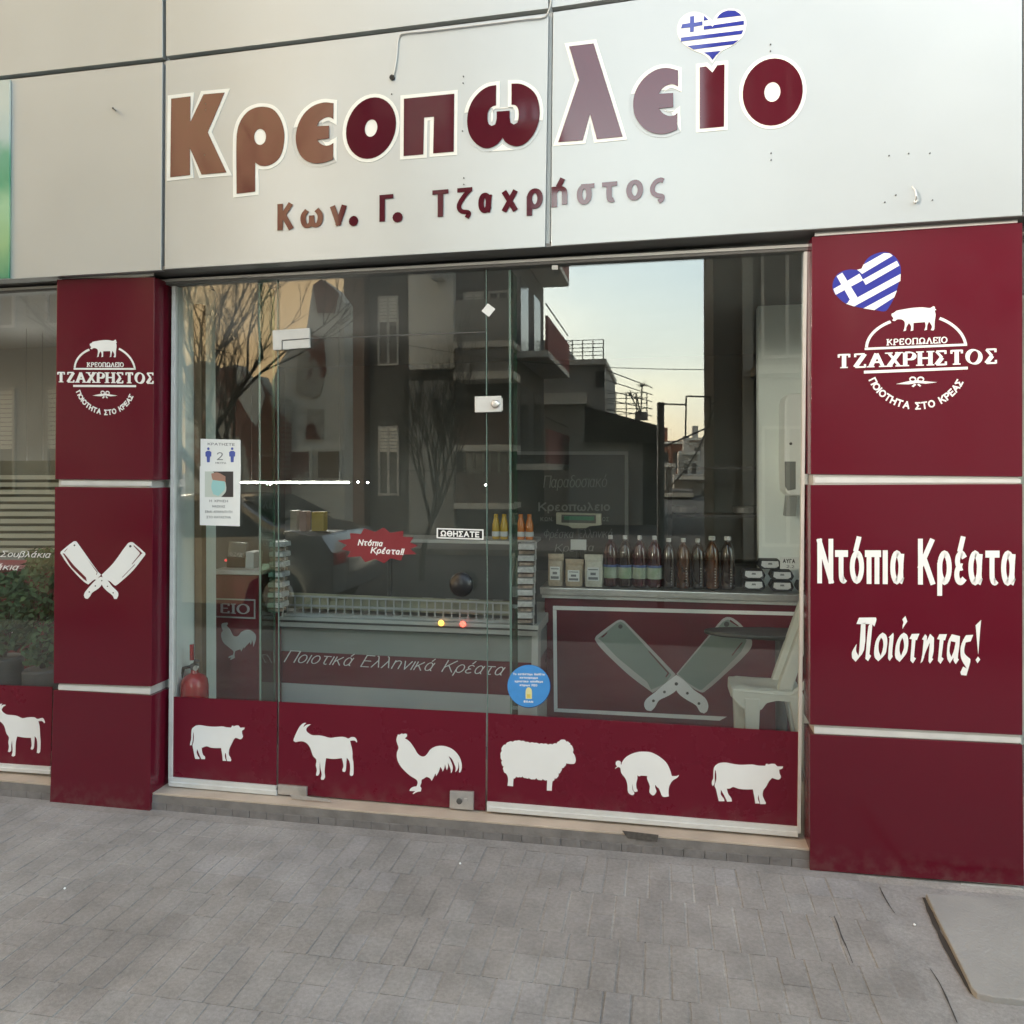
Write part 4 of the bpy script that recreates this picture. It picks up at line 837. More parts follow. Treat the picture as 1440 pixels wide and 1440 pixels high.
# ================================================================== INSIDE THE SHOP
def dup(root, label=None, loc=None, rz=None):
    r = root.copy(); C.objects.link(r)
    if loc is not None: r.location = loc
    if rz is not None: r.rotation_euler.z = rz
    if label: r['label'] = label
    for ch in list(root.children):
        c = ch.copy(); C.objects.link(c); c.parent = r
        for g_ in ch.children:
            d_ = g_.copy(); C.objects.link(d_); d_.parent = c
    return r
XL = xg0 - .02; XR = xg1 + .02; ZC_ = 2.56
tag(MB().box(-6.0, GY + .02, .0, 3.2, 3.6, zs - .004).build('interior_floor', M['ifloor']), kind='structure')
tag(MB().box(-6.0, GY + .05, ZC_, 3.2, 3.6, ZC_ + .05).build('interior_ceiling', M['ceil']), kind='structure')
MB().box(-6.0, 3.4, 0, 3.2, 3.5, ZC_).build('back_wall', M['iwall'], shop)
MB().box(xa + .05, GY + .05, 0, XL, .5, ZC_).build('side_wall', M['wall'], shop)
MB().box(-3.6, .9, 0, -3.5, 3.39, ZC_).build('side_wall', M['iwall'], shop)
xw = at(1067, 700, 1.46).x
MB().box(xw, 1.46, 0, 3.2, 1.56, ZC_).build('partition_wall', M['wall'], shop)
MB().box(3.0, GY + .05, 0, 3.1, 1.45, ZC_).build('side_wall', M['wall'], shop)
MB().box(xw + .3, 1.57, 0, xw + .4, 3.39, ZC_).build('side_wall', M['iwall'], shop)
MB().box(-6.0, 1.9, 0, -3.6, 2.0, ZC_).build('back_partition', M['iwall'], shop)

def ipoly(name, pts, Y, m, parent=None, dep=.002, sm=False): return solid(name, csmooth(pts, 3, 55) if sm else pts, Y, dep, m, parent)
# --- right counter
YC = 1.25
rc = thing('sales_counter', 'burgundy sales counter with grey worktop and white framed cleavers at right inside', 'counter', at(950, 1000, YC))
pbox([(759, 826), (1300, 842), (1300, 853), (760, 836)], YC - .04, .245, 'worktop', M['steel'], rc, bevel=.004)
pbox([(762, 836), (1300, 853), (1300, 857), (762, 840.5)], YC - .032, .235, 'worktop_edge', M['trim'], rc)
a_ = at(766, 842, YC); b_ = at(1300, 850, YC)
MB().box(a_.x, YC, zs, b_.x, YC + .2, a_.z + .005).build('front_panel', M['redin'], rc)
fr_m = mat('pale_painted_line', (.78, .78, .76), .5)
for q in ([(777.5, 852), (1290, 865), (1290, 870), (777.5, 857.5)], [(777.5, 857.8), (782.5, 858), (784, 996), (779, 1001)], [(779.2, 1001), (784, 996.3), (1022, 1008), (1012, 1013.5)]):
    ipoly('frame_line', q, YC - .002, fr_m, rc)
ZCC = lambda p: zm(p, 820, 850, 4.5)
bl_o = mat('blade_edge_grey', (.42, .42, .41), .5); bl_i = mat('blade_grey_green', (.2, .25, .225), .45, var=.05, scale=3)
ipoly('blade_edge', ZCC([(73,220),(85,198),(200,112),(235,97),(268,112),(585,442),(560,480),(440,560),(300,455),(180,345),(100,262)]), YC - .002, bl_o, rc, sm=True)
ipoly('blade', ZCC([(95,215),(210,120),(237,108),(262,122),(560,445),(520,500),(430,540),(405,490),(330,430),(215,335),(120,235)]), YC - .0035, bl_i, rc)
ipoly('blade_edge', ZCC([(590,440),(800,190),(880,95),(915,80),(952,90),(1010,138),(1070,235),(1045,300),(900,440),(765,555),(735,552),(650,500)]), YC - .002, bl_o, rc, sm=True)
ipoly('blade', ZCC([(600,440),(810,195),(885,110),(915,95),(945,105),(1000,150),(1035,230),(1000,300),(870,435),(752,540),(735,540),(655,490)]), YC - .0035, bl_i, rc)
hm = mat('handle_pale_grey', (.8, .8, .82), .5)
ipoly('handle', ZCC([(565,465),(590,446),(617,470),(592,540),(540,578),(480,608),(455,650),(430,675),(400,667),(386,635),(400,600),(450,560),(520,500)]), YC - .005, hm, rc, sm=True)
ipoly('handle', ZCC([(590,446),(640,482),(700,540),(770,590),(792,635),(785,675),(765,690),(740,680),(715,640),(650,600),(600,560),(578,500)]), YC - .0062, hm, rc, sm=True)
for x_, y_, r_ in ((590,503,11),(515,554,9),(445,610,9),(660,562,9),(733,627,9),(236,140,14),(908,125,17)):
    ipoly('rivet', ZCC(ell(x_, y_, r_, r_, n=12)), YC - .0078, M['dark'], rc, dep=.001)
for p in ([(110,208),(155,172),(150,185),(125,208)], [(415,292),(545,435),(525,462),(520,458),(535,435),(415,300)], [(930,95),(985,135),(978,138),(930,108)], [(1010,240),(945,325),(940,320),(1003,240)]):
    ipoly('engraved_line', ZCC(p), YC - .0078, M['redin'], rc, dep=.001)

# --- bottles on the counter
zt_ = at(900, 826, YC + .03).z
zt_ = at(900, 829.5, YC - .04).z + .002
bm1 = mat('wine_bottle_plastic', (.05, .012, .016), .12, spec=.7, coat=.6)
bm2 = mat('dark_oil_bottle', (.02, .01, .008), .12, spec=.7, coat=.6, var=.3, scale=9)
bm3 = mat('amber_oil_bottle', (.075, .025, .008), .12, spec=.7, coat=.6, var=.3, scale=9)
capm = mat('white_cap', (.6, .6, .6), .4); lbm = mat('green_label', (.2, .3, .18), .6, col2=(.42, .46, .4), scale=14); lbb = mat('blue_label_band', (.06, .1, .26), .5)
def bottle(px, label, m, h, rad, lab, cap=.013, group='bottles on the sales counter'):
    Yb = YC + .07; x = at(px, 800, Yb).x
    t_ = thing('oil_bottle' if not lab else 'wine_vinegar_bottle', label, 'bottle', (x, Yb, zt_), group)
    c_ = (x, Yb, zt_); r = rad
    prof = [(r*.85, 0), (r, .008), (r, .09), (r*.95, .1), (r, .11), (r, h*.6), (r*.96, h*.68), (r*.84, h*.76), (r*.6, h*.84), (r*.36, h*.895), (r*.3, h*.91), (r*.3, h*.93)]
    MB().lathe(c_, prof, 18).build('body', m, t_, smooth=True)
    MB().lathe(c_, [(cap, h*.93), (cap, h), (cap*.8, h*1.005)], 14).build('cap', capm, t_, smooth=True)
    if lab:
        MB().lathe(c_, [(r*1.01, .05), (r*1.02, .055), (r*1.02, .112), (r*1.01, .115)], 18).build('label', lbm, t_, smooth=True)
        MB().lathe(c_, [(r*1.01, .1151), (r*1.02, .1155), (r*1.02, .128), (r*1.01, .129)], 18).build('label_band', lbb, t_, smooth=True)
    else:
        for k in range(7): MB().box(x + r*.3, Yb - r*1.02, zt_ + .02 + k*.016, x + r*.42, Yb - r*.9, zt_ + .023 + k*.016).build('ridge', capm, t_)
    return t_
LB = ['first labelled bottle beside the food bags', 'second labelled bottle, dark with green label', 'third labelled bottle, between two labelled ones, reddish', 'fourth labelled bottle, next to the unlabelled dark ones']
for i, px in enumerate((858.6, 879, 899.7, 920.6)):
    bottle(px, LB[i], bm1 if i != 1 else bm2, .298, .043, True)
LB2 = ['first unlabelled dark bottle from the labelled ones', 'shorter amber bottle with glowing orange base', 'narrow dark bottle right of the amber one', 'reddish amber bottle with tall white cap', 'last dark bottle with tall white cap nearest the egg cartons']
for i, px in enumerate((940.5, 961, 981.3, 1001.3, 1023.3)):
    bottle(px, LB2[i], (bm2, bm3, bm2, bm3, bm2)[i], (.285, .285, .285, .30, .30)[i], .040, False, cap=.0135 if i < 3 else .019)

# --- food bags
bgm = [mat('grain_bag_a', (.42, .36, .28), .45, var=.15, scale=60), mat('grain_bag_b', (.45, .37, .27), .45, var=.15, scale=60), mat('grain_bag_c', (.6, .58, .5), .45, var=.12, scale=60)]
for i, (x0_, x1_, yt_, lab) in enumerate(((771, 793, 779, 'beige grain bag at the left end of the counter'), (795, 821, 786, 'shorter brownish grain bag in the middle of three'), (822, 848.5, 779, 'pale grain bag next to the bottles'))):
    Yb = YC + .05; c_ = at((x0_+x1_)/2, 826, Yb); wd = (at(x1_, 800, Yb).x - at(x0_, 800, Yb).x)/2; hh = at(800, yt_, Yb).z - zt_
    t_ = thing('grain_bag', lab, 'bag', (c_.x, Yb, zt_), 'grain bags on the sales counter')
    mb = MB(); n_ = 10
    rings = [(0, .95, .045), (.1, 1, .05), (.5, 1, .045), (.78, .97, .03), (.84, .98, .006), (1, 1, .003)]
    for (f_, wf, df) in rings:
        for k in range(n_):
            a1 = 2*math.pi*k/n_; cx_ = math.copysign(abs(math.cos(a1))**.5, math.cos(a1)); sy_ = math.copysign(abs(math.sin(a1))**.7, math.sin(a1))
            mb.v.append((c_.x + wd*wf*cx_ + random.uniform(-.001, .001), Yb + df*sy_, zt_ + hh*f_))
    for r_ in range(5):
        for k in range(n_): k2 = (k+1) % n_; mb.f.append((r_*n_+k, r_*n_+k2, (r_+1)*n_+k2, (r_+1)*n_+k))
    mb.f.append(tuple(range(n_-1, -1, -1))); mb.f.append(tuple(5*n_+k for k in range(n_)))
    mb.build('bag', bgm[i], t_, smooth=True)
    xl = c_.x
    MB().box(xl - wd*.62, Yb - .054, zt_ + hh*.2, xl + wd*.62, Yb - .049, zt_ + hh*.62).build('label', M['paper'], t_)
    for k, (za, zb2) in enumerate(((.24, .32), (.38, .46), (.54, .57))):
        MB().box(xl - wd*(.5 if k != 1 else .28), Yb - .0556, zt_ + hh*za, xl + wd*(.5 if k != 1 else .28), Yb - .0541, zt_ + hh*zb2).build('print_block', M['ink'], t_)

# --- egg cartons
egd = mat('carton_black', (.02, .022, .028), .6, var=.2, scale=20); egl = mat('carton_label', (.6, .62, .64), .5)
def carton(cx_, cy_, label):
    Yb = YC + .03; p = at(cx_, cy_, Yb); s_ = (at(cx_ + 16, cy_, Yb).x - p.x); h_ = .052
    t_ = thing('egg_carton', label, 'egg carton', (p.x, Yb, p.z), 'black egg cartons on the sales counter')
    pts = [(p.x - s_*1.05, Yb, p.z + h_*.42), (p.x - s_*.86, Yb, p.z), (p.x + s_*.86, Yb, p.z), (p.x + s_*1.05, Yb, p.z + h_*.42), (p.x + s_*.82, Yb, p.z + h_), (p.x - s_*.82, Yb, p.z + h_)]
    MB().prism(pts, (0, .1, 0)).build('box', egd, t_, bevel=.002)
    pts = [(p.x - s_*.78, Yb - .002, p.z + h_*.36), (p.x - s_*.5, Yb - .002, p.z + h_*.16), (p.x + s_*.5, Yb - .002, p.z + h_*.16), (p.x + s_*.78, Yb - .002, p.z + h_*.36), (p.x + s_*.72, Yb - .002, p.z + h_*.88), (p.x - s_*.72, Yb - .002, p.z + h_*.88)]
    MB().prism(pts, (0, .0015, 0)).build('label', egl, t_)
    MB().prism([(p.x - s_*.2, Yb - .003, p.z + h_*.5), (p.x + s_*.2, Yb - .003, p.z + h_*.5), (p.x + s_*.15, Yb - .003, p.z + h_*.7), (p.x - s_*.15, Yb - .003, p.z + h_*.7)], (0, .0008, 0)).build('print_block', M['ink'], t_)
for c_ in ((1060, 829.5, 'lower egg carton in the left stack'), (1060, 814.5, 'upper egg carton in the left stack'), (1100, 831, 'bottom egg carton in the middle stack'), (1100, 816, 'second egg carton in the middle stack under the price card'), (1083, 800.5, 'topmost egg carton bridging the two stacks'), (1137, 832, 'egg carton cut by the window frame')):
    carton(*c_)
pc = thing('egg_price_card', 'white price card reading ΑΥΓΑ on the egg cartons', 'price card', at(1113, 800, YC))
pbox([(1097, 783), (1129, 784), (1129, 801), (1097, 800)], YC + .015, .002, 'card', M['paper'], pc)
text('word', 'ΑΥΓΑ', [(1101, 791.5), (1118, 792), (1118, 786.3), (1101, 785.8)], YC + .0145, M['black'], pc, thick=.22, gap=.16, depth=.0004)
text('price', '2.2', [(1106, 798.5), (1117, 799), (1117, 795), (1106, 794.5)], YC + .0145, M['ink'], pc, thick=.16, gap=.12, depth=.0004)

# --- scale display on its pole
scl = thing('scale_display', 'cream weighing scale display with green screen on a pole above the grain bags', 'scale display', at(813, 770, YC + .3))
Yd = YC + .3; crm = mat('cream_plastic', (.42, .41, .33), .5)
pbox([(782, 721), (845.5, 722.5), (845.5, 738.5), (829, 740), (824, 743), (805, 743), (799, 739.5), (782, 737)], Yd, .05, 'housing', crm, scl, bevel=.003)
pbox([(789.5, 723.5), (838, 724.5), (838, 736), (789.5, 735)], Yd - .002, .0015, 'screen_bezel', M['dark'], scl)
pbox([(793, 725.5), (835.5, 726.5), (835.5, 732), (793, 731)], Yd - .0032, .001, 'green_screen', mat('screen_green', (.03, .16, .09), .3), scl)
pq = at(813, 742, Yd + .02); MB().tube([(pq.x, pq.y, zt_), (pq.x, pq.y, pq.z)], .014, 10).build('pole', M['dark'], scl)
nc = pbox([(802.5, 758.5), (824.5, 758.8), (824.5, 773.5), (802.5, 773)], Yd - .03, .002, 'small_notice_card', M['paper'])
tag(nc, 'small white notice card below the scale display', 'card')

# --- blackboard style sign on the back
YB_ = 2.6
bdm = mat('slate_board', (.065, .07, .068), .6, var=.08, scale=4); chm = mat('chalk_line', (.29, .3, .295), .8)
bd = thing('slate_sign', 'dark slate sign with pale Greek script lettering behind the right counter', 'sign', at(810, 720, YB_))
pbox([(722, 634), (884, 634), (884, 802), (722, 802)], YB_, .03, 'board', bdm, bd)
pbox([(722, 634.5), (883.5, 634.5), (883.5, 639.5), (722, 639.5)], YB_ - .012, .011, 'frame_bar', chm, bd)
pbox([(878.5, 639.7), (883.5, 639.7), (883.5, 802), (878.5, 802)], YB_ - .012, .011, 'frame_bar', chm, bd)
GL['Φ'] = (.62, [_o(.31,.55,.31,.3), ('l', [(.31,0),(.31,1.05)])])
text('script_word', 'Παραδοσιακό', [(764, 686), (853, 685), (853, 668), (764, 669)], YB_ - .003, chm, bd, thick=.09, thin=.06, gap=.06, slant=.15)
text('outlined_word', 'Κρεοπωλείο'.replace('ί', 'ι'), [(757, 719), (858, 718.5), (858, 706), (757, 706.5)], YB_ - .003, chm, bd, thick=.16, gap=.08)
text('small_word', 'ΚΩΝ.', [(760, 733), (778, 733), (778, 727), (760, 727)], YB_ - .003, chm, bd, thick=.16, gap=.2)
text('small_word', 'ΟΣ', [(847, 733), (856, 733), (856, 727), (847, 727)], YB_ - .003, chm, bd, thick=.16, gap=.2)
text('script_word', 'Φρέσκα Ελληνικά'.replace('ά', 'ά'), [(764, 757), (861, 756), (861, 744), (764, 745)], YB_ - .003, chm, bd, thick=.08, thin=.06, gap=.08, slant=.15)
text('script_word', 'Κρέατα', [(780, 776), (835, 775), (835, 764), (780, 765)], YB_ - .003, chm, bd, thick=.08, thin=.06, gap=.08, slant=.15)

# --- display case
YK = .9
cs_ = thing('refrigerated_display_case', 'grey meat display case with burgundy band lettered Ποιοτικά Ελληνικά Κρέατα', 'display case', at(575, 960, YK))
case_m = mat('case_grey', (.24, .27, .255), .4, var=.06, scale=3); case_l = mat('case_light', (.45, .46, .44), .4, var=.05, scale=3)
yl = lambda x, y0, k=.044: y0 + (x - 372)*k
def band(x0, x1, ya, yb2, k1, k2, Y, dep, nm, m, bev=0): return pbox([(x0, ya + (x0-372)*k1), (x1, ya + (x1-372)*k1), (x1, yb2 + (x1-372)*k2), (x0, yb2 + (x0-372)*k2)], Y, dep, nm, m, cs_, bevel=bev)
band(372, 756, 881, 914, .038, .048, YK, .7, 'upper_body', case_m)
band(372, 756, 866, 880.5, .037, .038, YK - .05, .75, 'bumper_rail', case_l, .006)
band(372, 756, 871, 873.5, .0375, .0375, YK - .056, .005, 'rail_groove', M['dark'])
band(372, 756, 914.4, 958.5, .048, .056, YK + .002, .7, 'burgundy_band', M['redin'])
band(372, 756, 959, 1080, .056, .09, YK, .7, 'lower_body', case_l)
text('band_lettering', 'Ποιοτικά Ελληνικά Κρέατα', [(399, 931), (706, 950), (706, 933), (399, 914)], YK - .001, M['vinyl'], cs_, thick=.07, thin=.06, gap=.12, slant=.42)
# price grid in front of the trays
gr = mat('pale_grid_plastic', (.4, .41, .40), .4)
Yg = YK - .02
mbg = MB()
for yy, hh in ((836.5, 2.5), (849, 3), (861.5, 4)):
    mbg.prism([at(x_, y_ + (x_-400)*.035, Yg) for x_, y_ in ((402, yy), (716, yy), (716, yy + hh), (402, yy + hh))], (0, .006, 0))
x_ = 402
while x_ < 717:
    o_ = (x_-400)*.035
    mbg.prism([at(a, b + o_, Yg + .0005) for a, b in ((x_, 836.5), (x_ + 2, 836.5), (x_ + 2, 864), (x_, 864))], (0, .005, 0)); x_ += 11.6
o_ = mbg.build('price_grid', gr, cs_)
MB().prism([at(a, b, Yg + .02) for a, b in ((374, 832), (716, 846), (716, 866), (374, 854))], (0, .01, 0)).build('inner_panel', mat('case_inside', (.2, .2, .17), .5, col2=(.42, .4, .28), scale=5), cs_)
# trays and goods behind the curved front glass, only a glimpse
pa = at(402, 834, Yg); pb_ = at(716, 845, Yg); pa.z -= .09
MB().box(pa.x, Yg + .03, pa.z - .03, pb_.x, Yg + .62, pa.z - .02).build('tray_deck', M['steel'], cs_)
meat = [mat('meat_red', (.09, .04, .038), .4, var=.3), mat('meat_pale', (.16, .12, .11), .4, var=.3), mat('cheese_pale', (.2, .19, .15), .5, var=.1)]
for k in range(9):
    xx = lerp(pa.x, pb_.x, (k + .5)/9)
    MB().box(xx - .045, Yg + .1, pa.z - .019, xx + .045, Yg + .4, pa.z + .02).build('meat_tray', meat[(k*2) % 3], cs_, bevel=.01)
# top glass shelf of the case with goods on it
sh = thing('glass_shelf', 'grey shelf line above the display case carrying juice bottles', 'shelf', at(640, 760, YK + .3))
pbox([(540, 757.5), (733, 761.5), (733, 766), (540, 762)], YK + .3, .3, 'board', M['trim'], sh, bevel=.002)
zq = at(640, 759.5, YK + .3).z + .004
for px in (548, 725):
    pxx = at(px, 770, YK + .4).x; MB().box(pxx - .01, YK + .4, pa.z - .02, pxx + .01, YK + .42, zq - .02).build('support', M['dark'], sh)
jm = [mat('juice_yellow', (.5, .32, .03), .2, coat=.5), mat('juice_orange', (.55, .17, .03), .2, coat=.5)]
for i, (px, k, lab) in enumerate(((697.5, 0, 'first yellow juice bottle left of the glass fin'), (709, 0, 'second yellow juice bottle closest to the glass fin'), (732.5, 1, 'orange juice bottle just right of the glass fin'), (744.5, 1, 'last orange juice bottle on the shelf end'))):
    Yb = YK + .36; p = at(px, 750, Yb); zb_ = at(px, 752, Yb).z if i > 1 else zq
    zb_ = zq
    t_ = thing('juice_bottle', lab, 'bottle', (p.x, Yb, zb_), 'juice bottles on the shelf')
    MB().lathe((p.x, Yb, zb_), [(.022, 0), (.024, .01), (.024, .06), (.023, .09), (.017, .115), (.012, .13), (.012, .133)], 14).build('body', jm[k], t_, smooth=True)
    MB().lathe((p.x, Yb, zb_), [(.0135, .1332), (.0135, .15), (.011, .151)], 12).build('cap', jm[k], t_, smooth=True)
    MB().lathe((p.x, Yb, zb_), [(.0245, .018), (.025, .02), (.025, .045), (.0245, .047)], 14).build('label', egl, t_, smooth=True)
MB().box(at(738, 760, YK+.3).x - .06, YK + .3, zq - .02, at(752, 760, YK+.3).x, YK + .55, zq - .0005).build('shelf_extension', M['trim'], sh)
# goods on the case at left: small boxes
for i, (x0_, x1_, ya_, yb3, m_, lab) in enumerate(((408, 417, 718, 746, 'cheese', 'leftmost pale box above the display case'), (421, 431, 719, 747, 'pink', 'pinkish box above the display case'), (438, 455, 720, 747, 'yellow', 'yellow box above the display case'))):
    mm = mat('box_' + m_, dict(cheese=(.3, .26, .2), pink=(.3, .2, .17), yellow=(.35, .26, .05))[m_], .5, var=.1)
    t_ = pbox([(x0_, ya_), (x1_, ya_), (x1_, yb3), (x0_, yb3)], YK + .35, .06, 'goods_box', mm, bevel=.003)
    tag(t_, lab, 'box', 'small boxes on the left shelf')
t_ = thing('left_shelf', 'small grey shelf holding three boxes above the display case', 'shelf', at(430, 749, YK + .3))
pbox([(398, 747.5), (470, 748.5), (470, 752.5), (398, 751.5)], YK + .32, .2, 'board', M['dark'], t_)

# packet racks
def rack(x0_, x1_, ya_, yb3, n_, Y, label, lab2):
    rk = thing('packet_rack', label, 'rack', at((x0_+x1_)/2, yb3, Y))
    pbox([(x0_ - 1, ya_ - 3), (x1_ + 3, ya_ - 3), (x1_ + 3, yb3), (x0_ - 1, yb3)], Y + .1, .02, 'back_plate', M['dark'], rk)
    st_ = (yb3 - ya_)/n_
    pkm = [mat('packet_white', (.45, .46, .46), .5, var=.2, scale=60), mat('packet_mixed', (.3, .24, .2), .5, var=.5, scale=50)]
    for k in range(n_):
        y0_ = ya_ + k*st_; dx_ = -k*.5
        pbox([(x0_ + dx_, y0_), (x1_ + dx_, y0_ + .3), (x1_ + dx_ + .6, y0_ + st_*.5), (x0_ + dx_ - .4, y0_ + st_*.5 - .3)], Y, .09, 'packet', pkm[0], rk, bevel=.002)
        pbox([(x0_ + dx_ + 1, y0_ + st_*.62), (x1_ + dx_ - 1, y0_ + st_*.62), (x1_ + dx_ - 1, y0_ + st_*.88), (x0_ + dx_ + 1, y0_ + st_*.88)], Y + .02, .07, 'packet', pkm[1], rk)
    pbox([(x1_ + 2, ya_ - 3), (x1_ + 3.5, ya_ - 3), (x1_ - .5, yb3 + 6), (x1_ - 2, yb3 + 6)], Y + .05, .01, 'side_wire', M['trim'], rk)
rack(729, 751, 765, 878, 7, YK - .15, 'tall rack of small white packets at the right end of the display case', '')
rack(379, 398, 762, 862, 7, YK - .25, 'tall rack of small white packets at the left end of the display case', '')
pbox([(722, 878), (757, 880), (757, 886), (722, 884)], YK - .1, .1, 'case_end_shelf', case_l, cs_)
pbox([(748, 886), (757, 886), (755, 1030), (746, 1030)], YK - .03, .1, 'case_end_leg', case_l, cs_)

# display lamps of the case: small lit indicators
for px, py, col, lab in ((620.5, 876, (1, .45, .08), 'glowing orange indicator lamp on the display case rail'), (651, 877.5, (1, .12, .08), 'glowing red indicator lamp on the display case rail')):
    p = at(px, py, YK - .065)
    o_ = MB().lathe(p, [(.008, .006), (.017, .0), (.017, -.004), (.006, -.012)], 14, 'y').build('indicator_lamp', mat('lamp_' + lab.split()[1], col, .3, emit=col, est=.12), smooth=True)
    tag(o_, lab, 'lamp')

# left counter
YLc = .62
lc = thing('side_counter', 'dark burgundy side counter with rooster and framed letters ΕΙΟ behind the left pane', 'counter', at(340, 985, YLc))
pbox([(300, 801), (366, 803), (366, 809), (300, 807.5)], YLc - .02, .3, 'worktop', M['trim'], lc, bevel=.003)
p0, p1 = at(296, 808, YLc), at(364, 808, YLc)
MB().box(p0.x, YLc, zs, p1.x, YLc + .25, p0.z).build('front_panel', M['redin'], lc)
ipoly('rooster_picture', csmooth(ROOST2, 3, 60), YLc - .002, mat('rooster_grey', (.36, .37, .36), .5), lc)
for q in ([(300, 841), (359, 843), (359, 845), (300, 843)], [(300, 866), (359, 868.3), (359, 870.5), (300, 868)], [(357, 845), (359, 845), (359, 868.2), (357, 868.2)]):
    ipoly('frame_line', q, YLc - .002, chm, lc)
text('word', 'ΕΙΟ', [(309, 862), (352, 864), (352, 849.5), (309, 848.5)], YLc - .002, mat('letter_grey', (.35, .34, .35), .5), lc, thick=.17, thin=.09, serif=.09, gap=.04)
cr_ = thing('cash_register', 'small cash register with pale screen and dark keys on the side counter', 'cash register', at(335, 802, YLc + .1))
pbox([(319, 783), (344, 785), (345, 803), (318, 802)], YLc + .08, .2, 'body', M['black'], cr_, bevel=.004)
pbox([(322, 762), (346, 764), (345, 784), (320, 782)], YLc + .16, .03, 'receipt_screen', mat('dim_grey', (.2, .21, .2), .5), cr_, bevel=.003)
pbox([(323, 776), (343, 778), (341, 788), (321, 786)], YLc + .1, .01, 'key_row', mat('keys', (.3, .3, .28), .5, var=.6, scale=120), cr_)
pk_ = pbox([(345.5, 776), (357, 777), (356, 801), (344.5, 800)], YLc + .06, .1, 'white_box', mat('pale_box', (.35, .37, .36), .5), bevel=.003)
tag(pk_, 'pale upright box beside the cash register', 'box')
rl = MB().lathe(at(317.5, 788, YLc + .05), [(.004, .005), (.008, 0), (.003, -.004)], 10, 'y').build('red_lamp', mat('red_led', (.6, .03, .03), .4, emit=(1, .1, .1), est=.03))
tag(rl, 'tiny red lamp at the left of the cash register', 'lamp')

# tube lamps
lampm = mat('lit_tube', (1, 1, .95), .4, emit=(1, .97, .86), est=7)
def tubel(p, q, Y, label, r=.0045, group='lit tube lamps inside'):
    a, b = at(*p, Y), at(*q, Y)
    t_ = thing('tube_lamp', label, 'lamp', a, group)
    MB().tube([a, b], r, 8).build('lit_tube', lampm, t_, smooth=True)
    MB().box(a.x, Y + r, a.z + r*.4, b.x, Y + r + .02, b.z + r*2.2).build('lamp_housing', M['dark'], t_)
    for e_ in (a, b): MB().box(e_.x - .006, Y - r, e_.z - r, e_.x + .006, Y + r, e_.z + r).build('end_cap', M['trim'], t_)
    MB().tube([(lerp(a.x, b.x, .1), Y + .01, a.z), (lerp(a.x, b.x, .1), Y + .01, ZC_)], .0015, 5).tube([(lerp(a.x, b.x, .9), Y + .01, a.z), (lerp(a.x, b.x, .9), Y + .01, ZC_)], .0015, 5).build('hanging_wire', M['dark'], t_)
tubel((338, 678.5), (492, 678.5), 1.6, 'long white lit tube seen through the glass door')
tubel((-60, 660), (47, 658), 1.2, 'long lit tube in the far left window')
tubel((53, 669), (110, 671), 1.3, 'lower lit tube in the far left window beside the pillar', r=.012)
for px, py, lab in ((503.5, 678, 'first tiny bright spot just right of the long tube'), (517, 678.5, 'second tiny bright spot right of the long tube'), (683, 682, 'lone tiny bright spot by the right edge of the door')):
    o_ = MB().lathe(at(px, py, 1.6), [(.003, .004), (.007, 0), (.003, -.004)], 8).build('spot_lamp', lampm); tag(o_, lab, 'lamp', 'tiny spot lamps behind the door')

# venetian blind in the far left window
vb = thing('slatted_blind', 'pale horizontal slatted blind in the far left window', 'blind', at(20, 700, .5))
slm = mat('blind_slat', (.36, .34, .27), .6, var=.08, scale=4)
for k in range(11):
    y_ = 668 + k*10.3
    pbox([(-140, y_), (90, y_ + .3), (90, y_ + 6.3), (-140, y_ + 6)], .55, .02, 'slat', slm, vb)
MB().box(at(-140, 700, .6).x, .6, at(0, 780, .6).z, at(95, 700, .6).x, .62, at(0, 648, .6).z).build('backing', mat('blind_back', (.10, .095, .07), .7), vb)
# counter front seen low in the left window
lw_ = thing('grill_counter', 'dark burgundy counter low in the far left window', 'counter', at(20, 900, .8))
MB().box(at(-200, 900, .8).x, .8, zs, at(90, 900, .8).x, 1.2, at(20, 800, .8).z).build('front_panel', M['redin'], lw_)
pbox([(-140, 826), (22, 828), (22, 832), (-140, 830)], .797, .002, 'frame_line', chm, lw_)
ipoly('blade', [(8, 870), (24, 848), (36, 858), (38, 872), (20, 882), (9, 880)], .797, bl_i, lw_)
ipoly('handle', [(8, 905), (10, 893), (22, 885), (20, 893)], .797, bl_o, lw_)

# --- fire extinguisher
fe = thing('fire_extinguisher', 'red fire extinguisher standing behind the left pane beside the pillar', 'fire extinguisher', at(272, 975, GY + .09))
pe = at(273.5, 960, GY + .095); r_ = .066; zt2 = at(272, 950, GY + .095).z
MB().lathe((pe.x, pe.y, 0), [(r_*.95, zs + .004), (r_, zs + .02), (r_, zt2 - .05), (r_*.93, zt2 - .02), (r_*.7, zt2 + .002), (r_*.3, zt2 + .014), (r_*.24, zt2 + .03)], 24).build('cylinder', M['extred'], fe, smooth=True)
zv = zt2 + .03
MB().box(pe.x - .016, pe.y - .012, zv, pe.x + .016, pe.y + .012, zv + .03).build('valve', M['dark'], fe, bevel=.003)
MB().tube([(pe.x, pe.y, zv + .03), (pe.x + .01, pe.y - .01, zv + .05), (pe.x + .045, pe.y - .03, zv + .052)], .006, 8).build('handle', M['dark'], fe)
MB().tube([(pe.x, pe.y, zv + .02), (pe.x + .04, pe.y - .03, zv + .022)], .005, 8).build('lever', M['steel'], fe)
MB().lathe((pe.x + .018, pe.y - .018, zv + .012), [(.012, .004), (.012, -.004)], 12, 'y').build('gauge', M['steel'], fe)
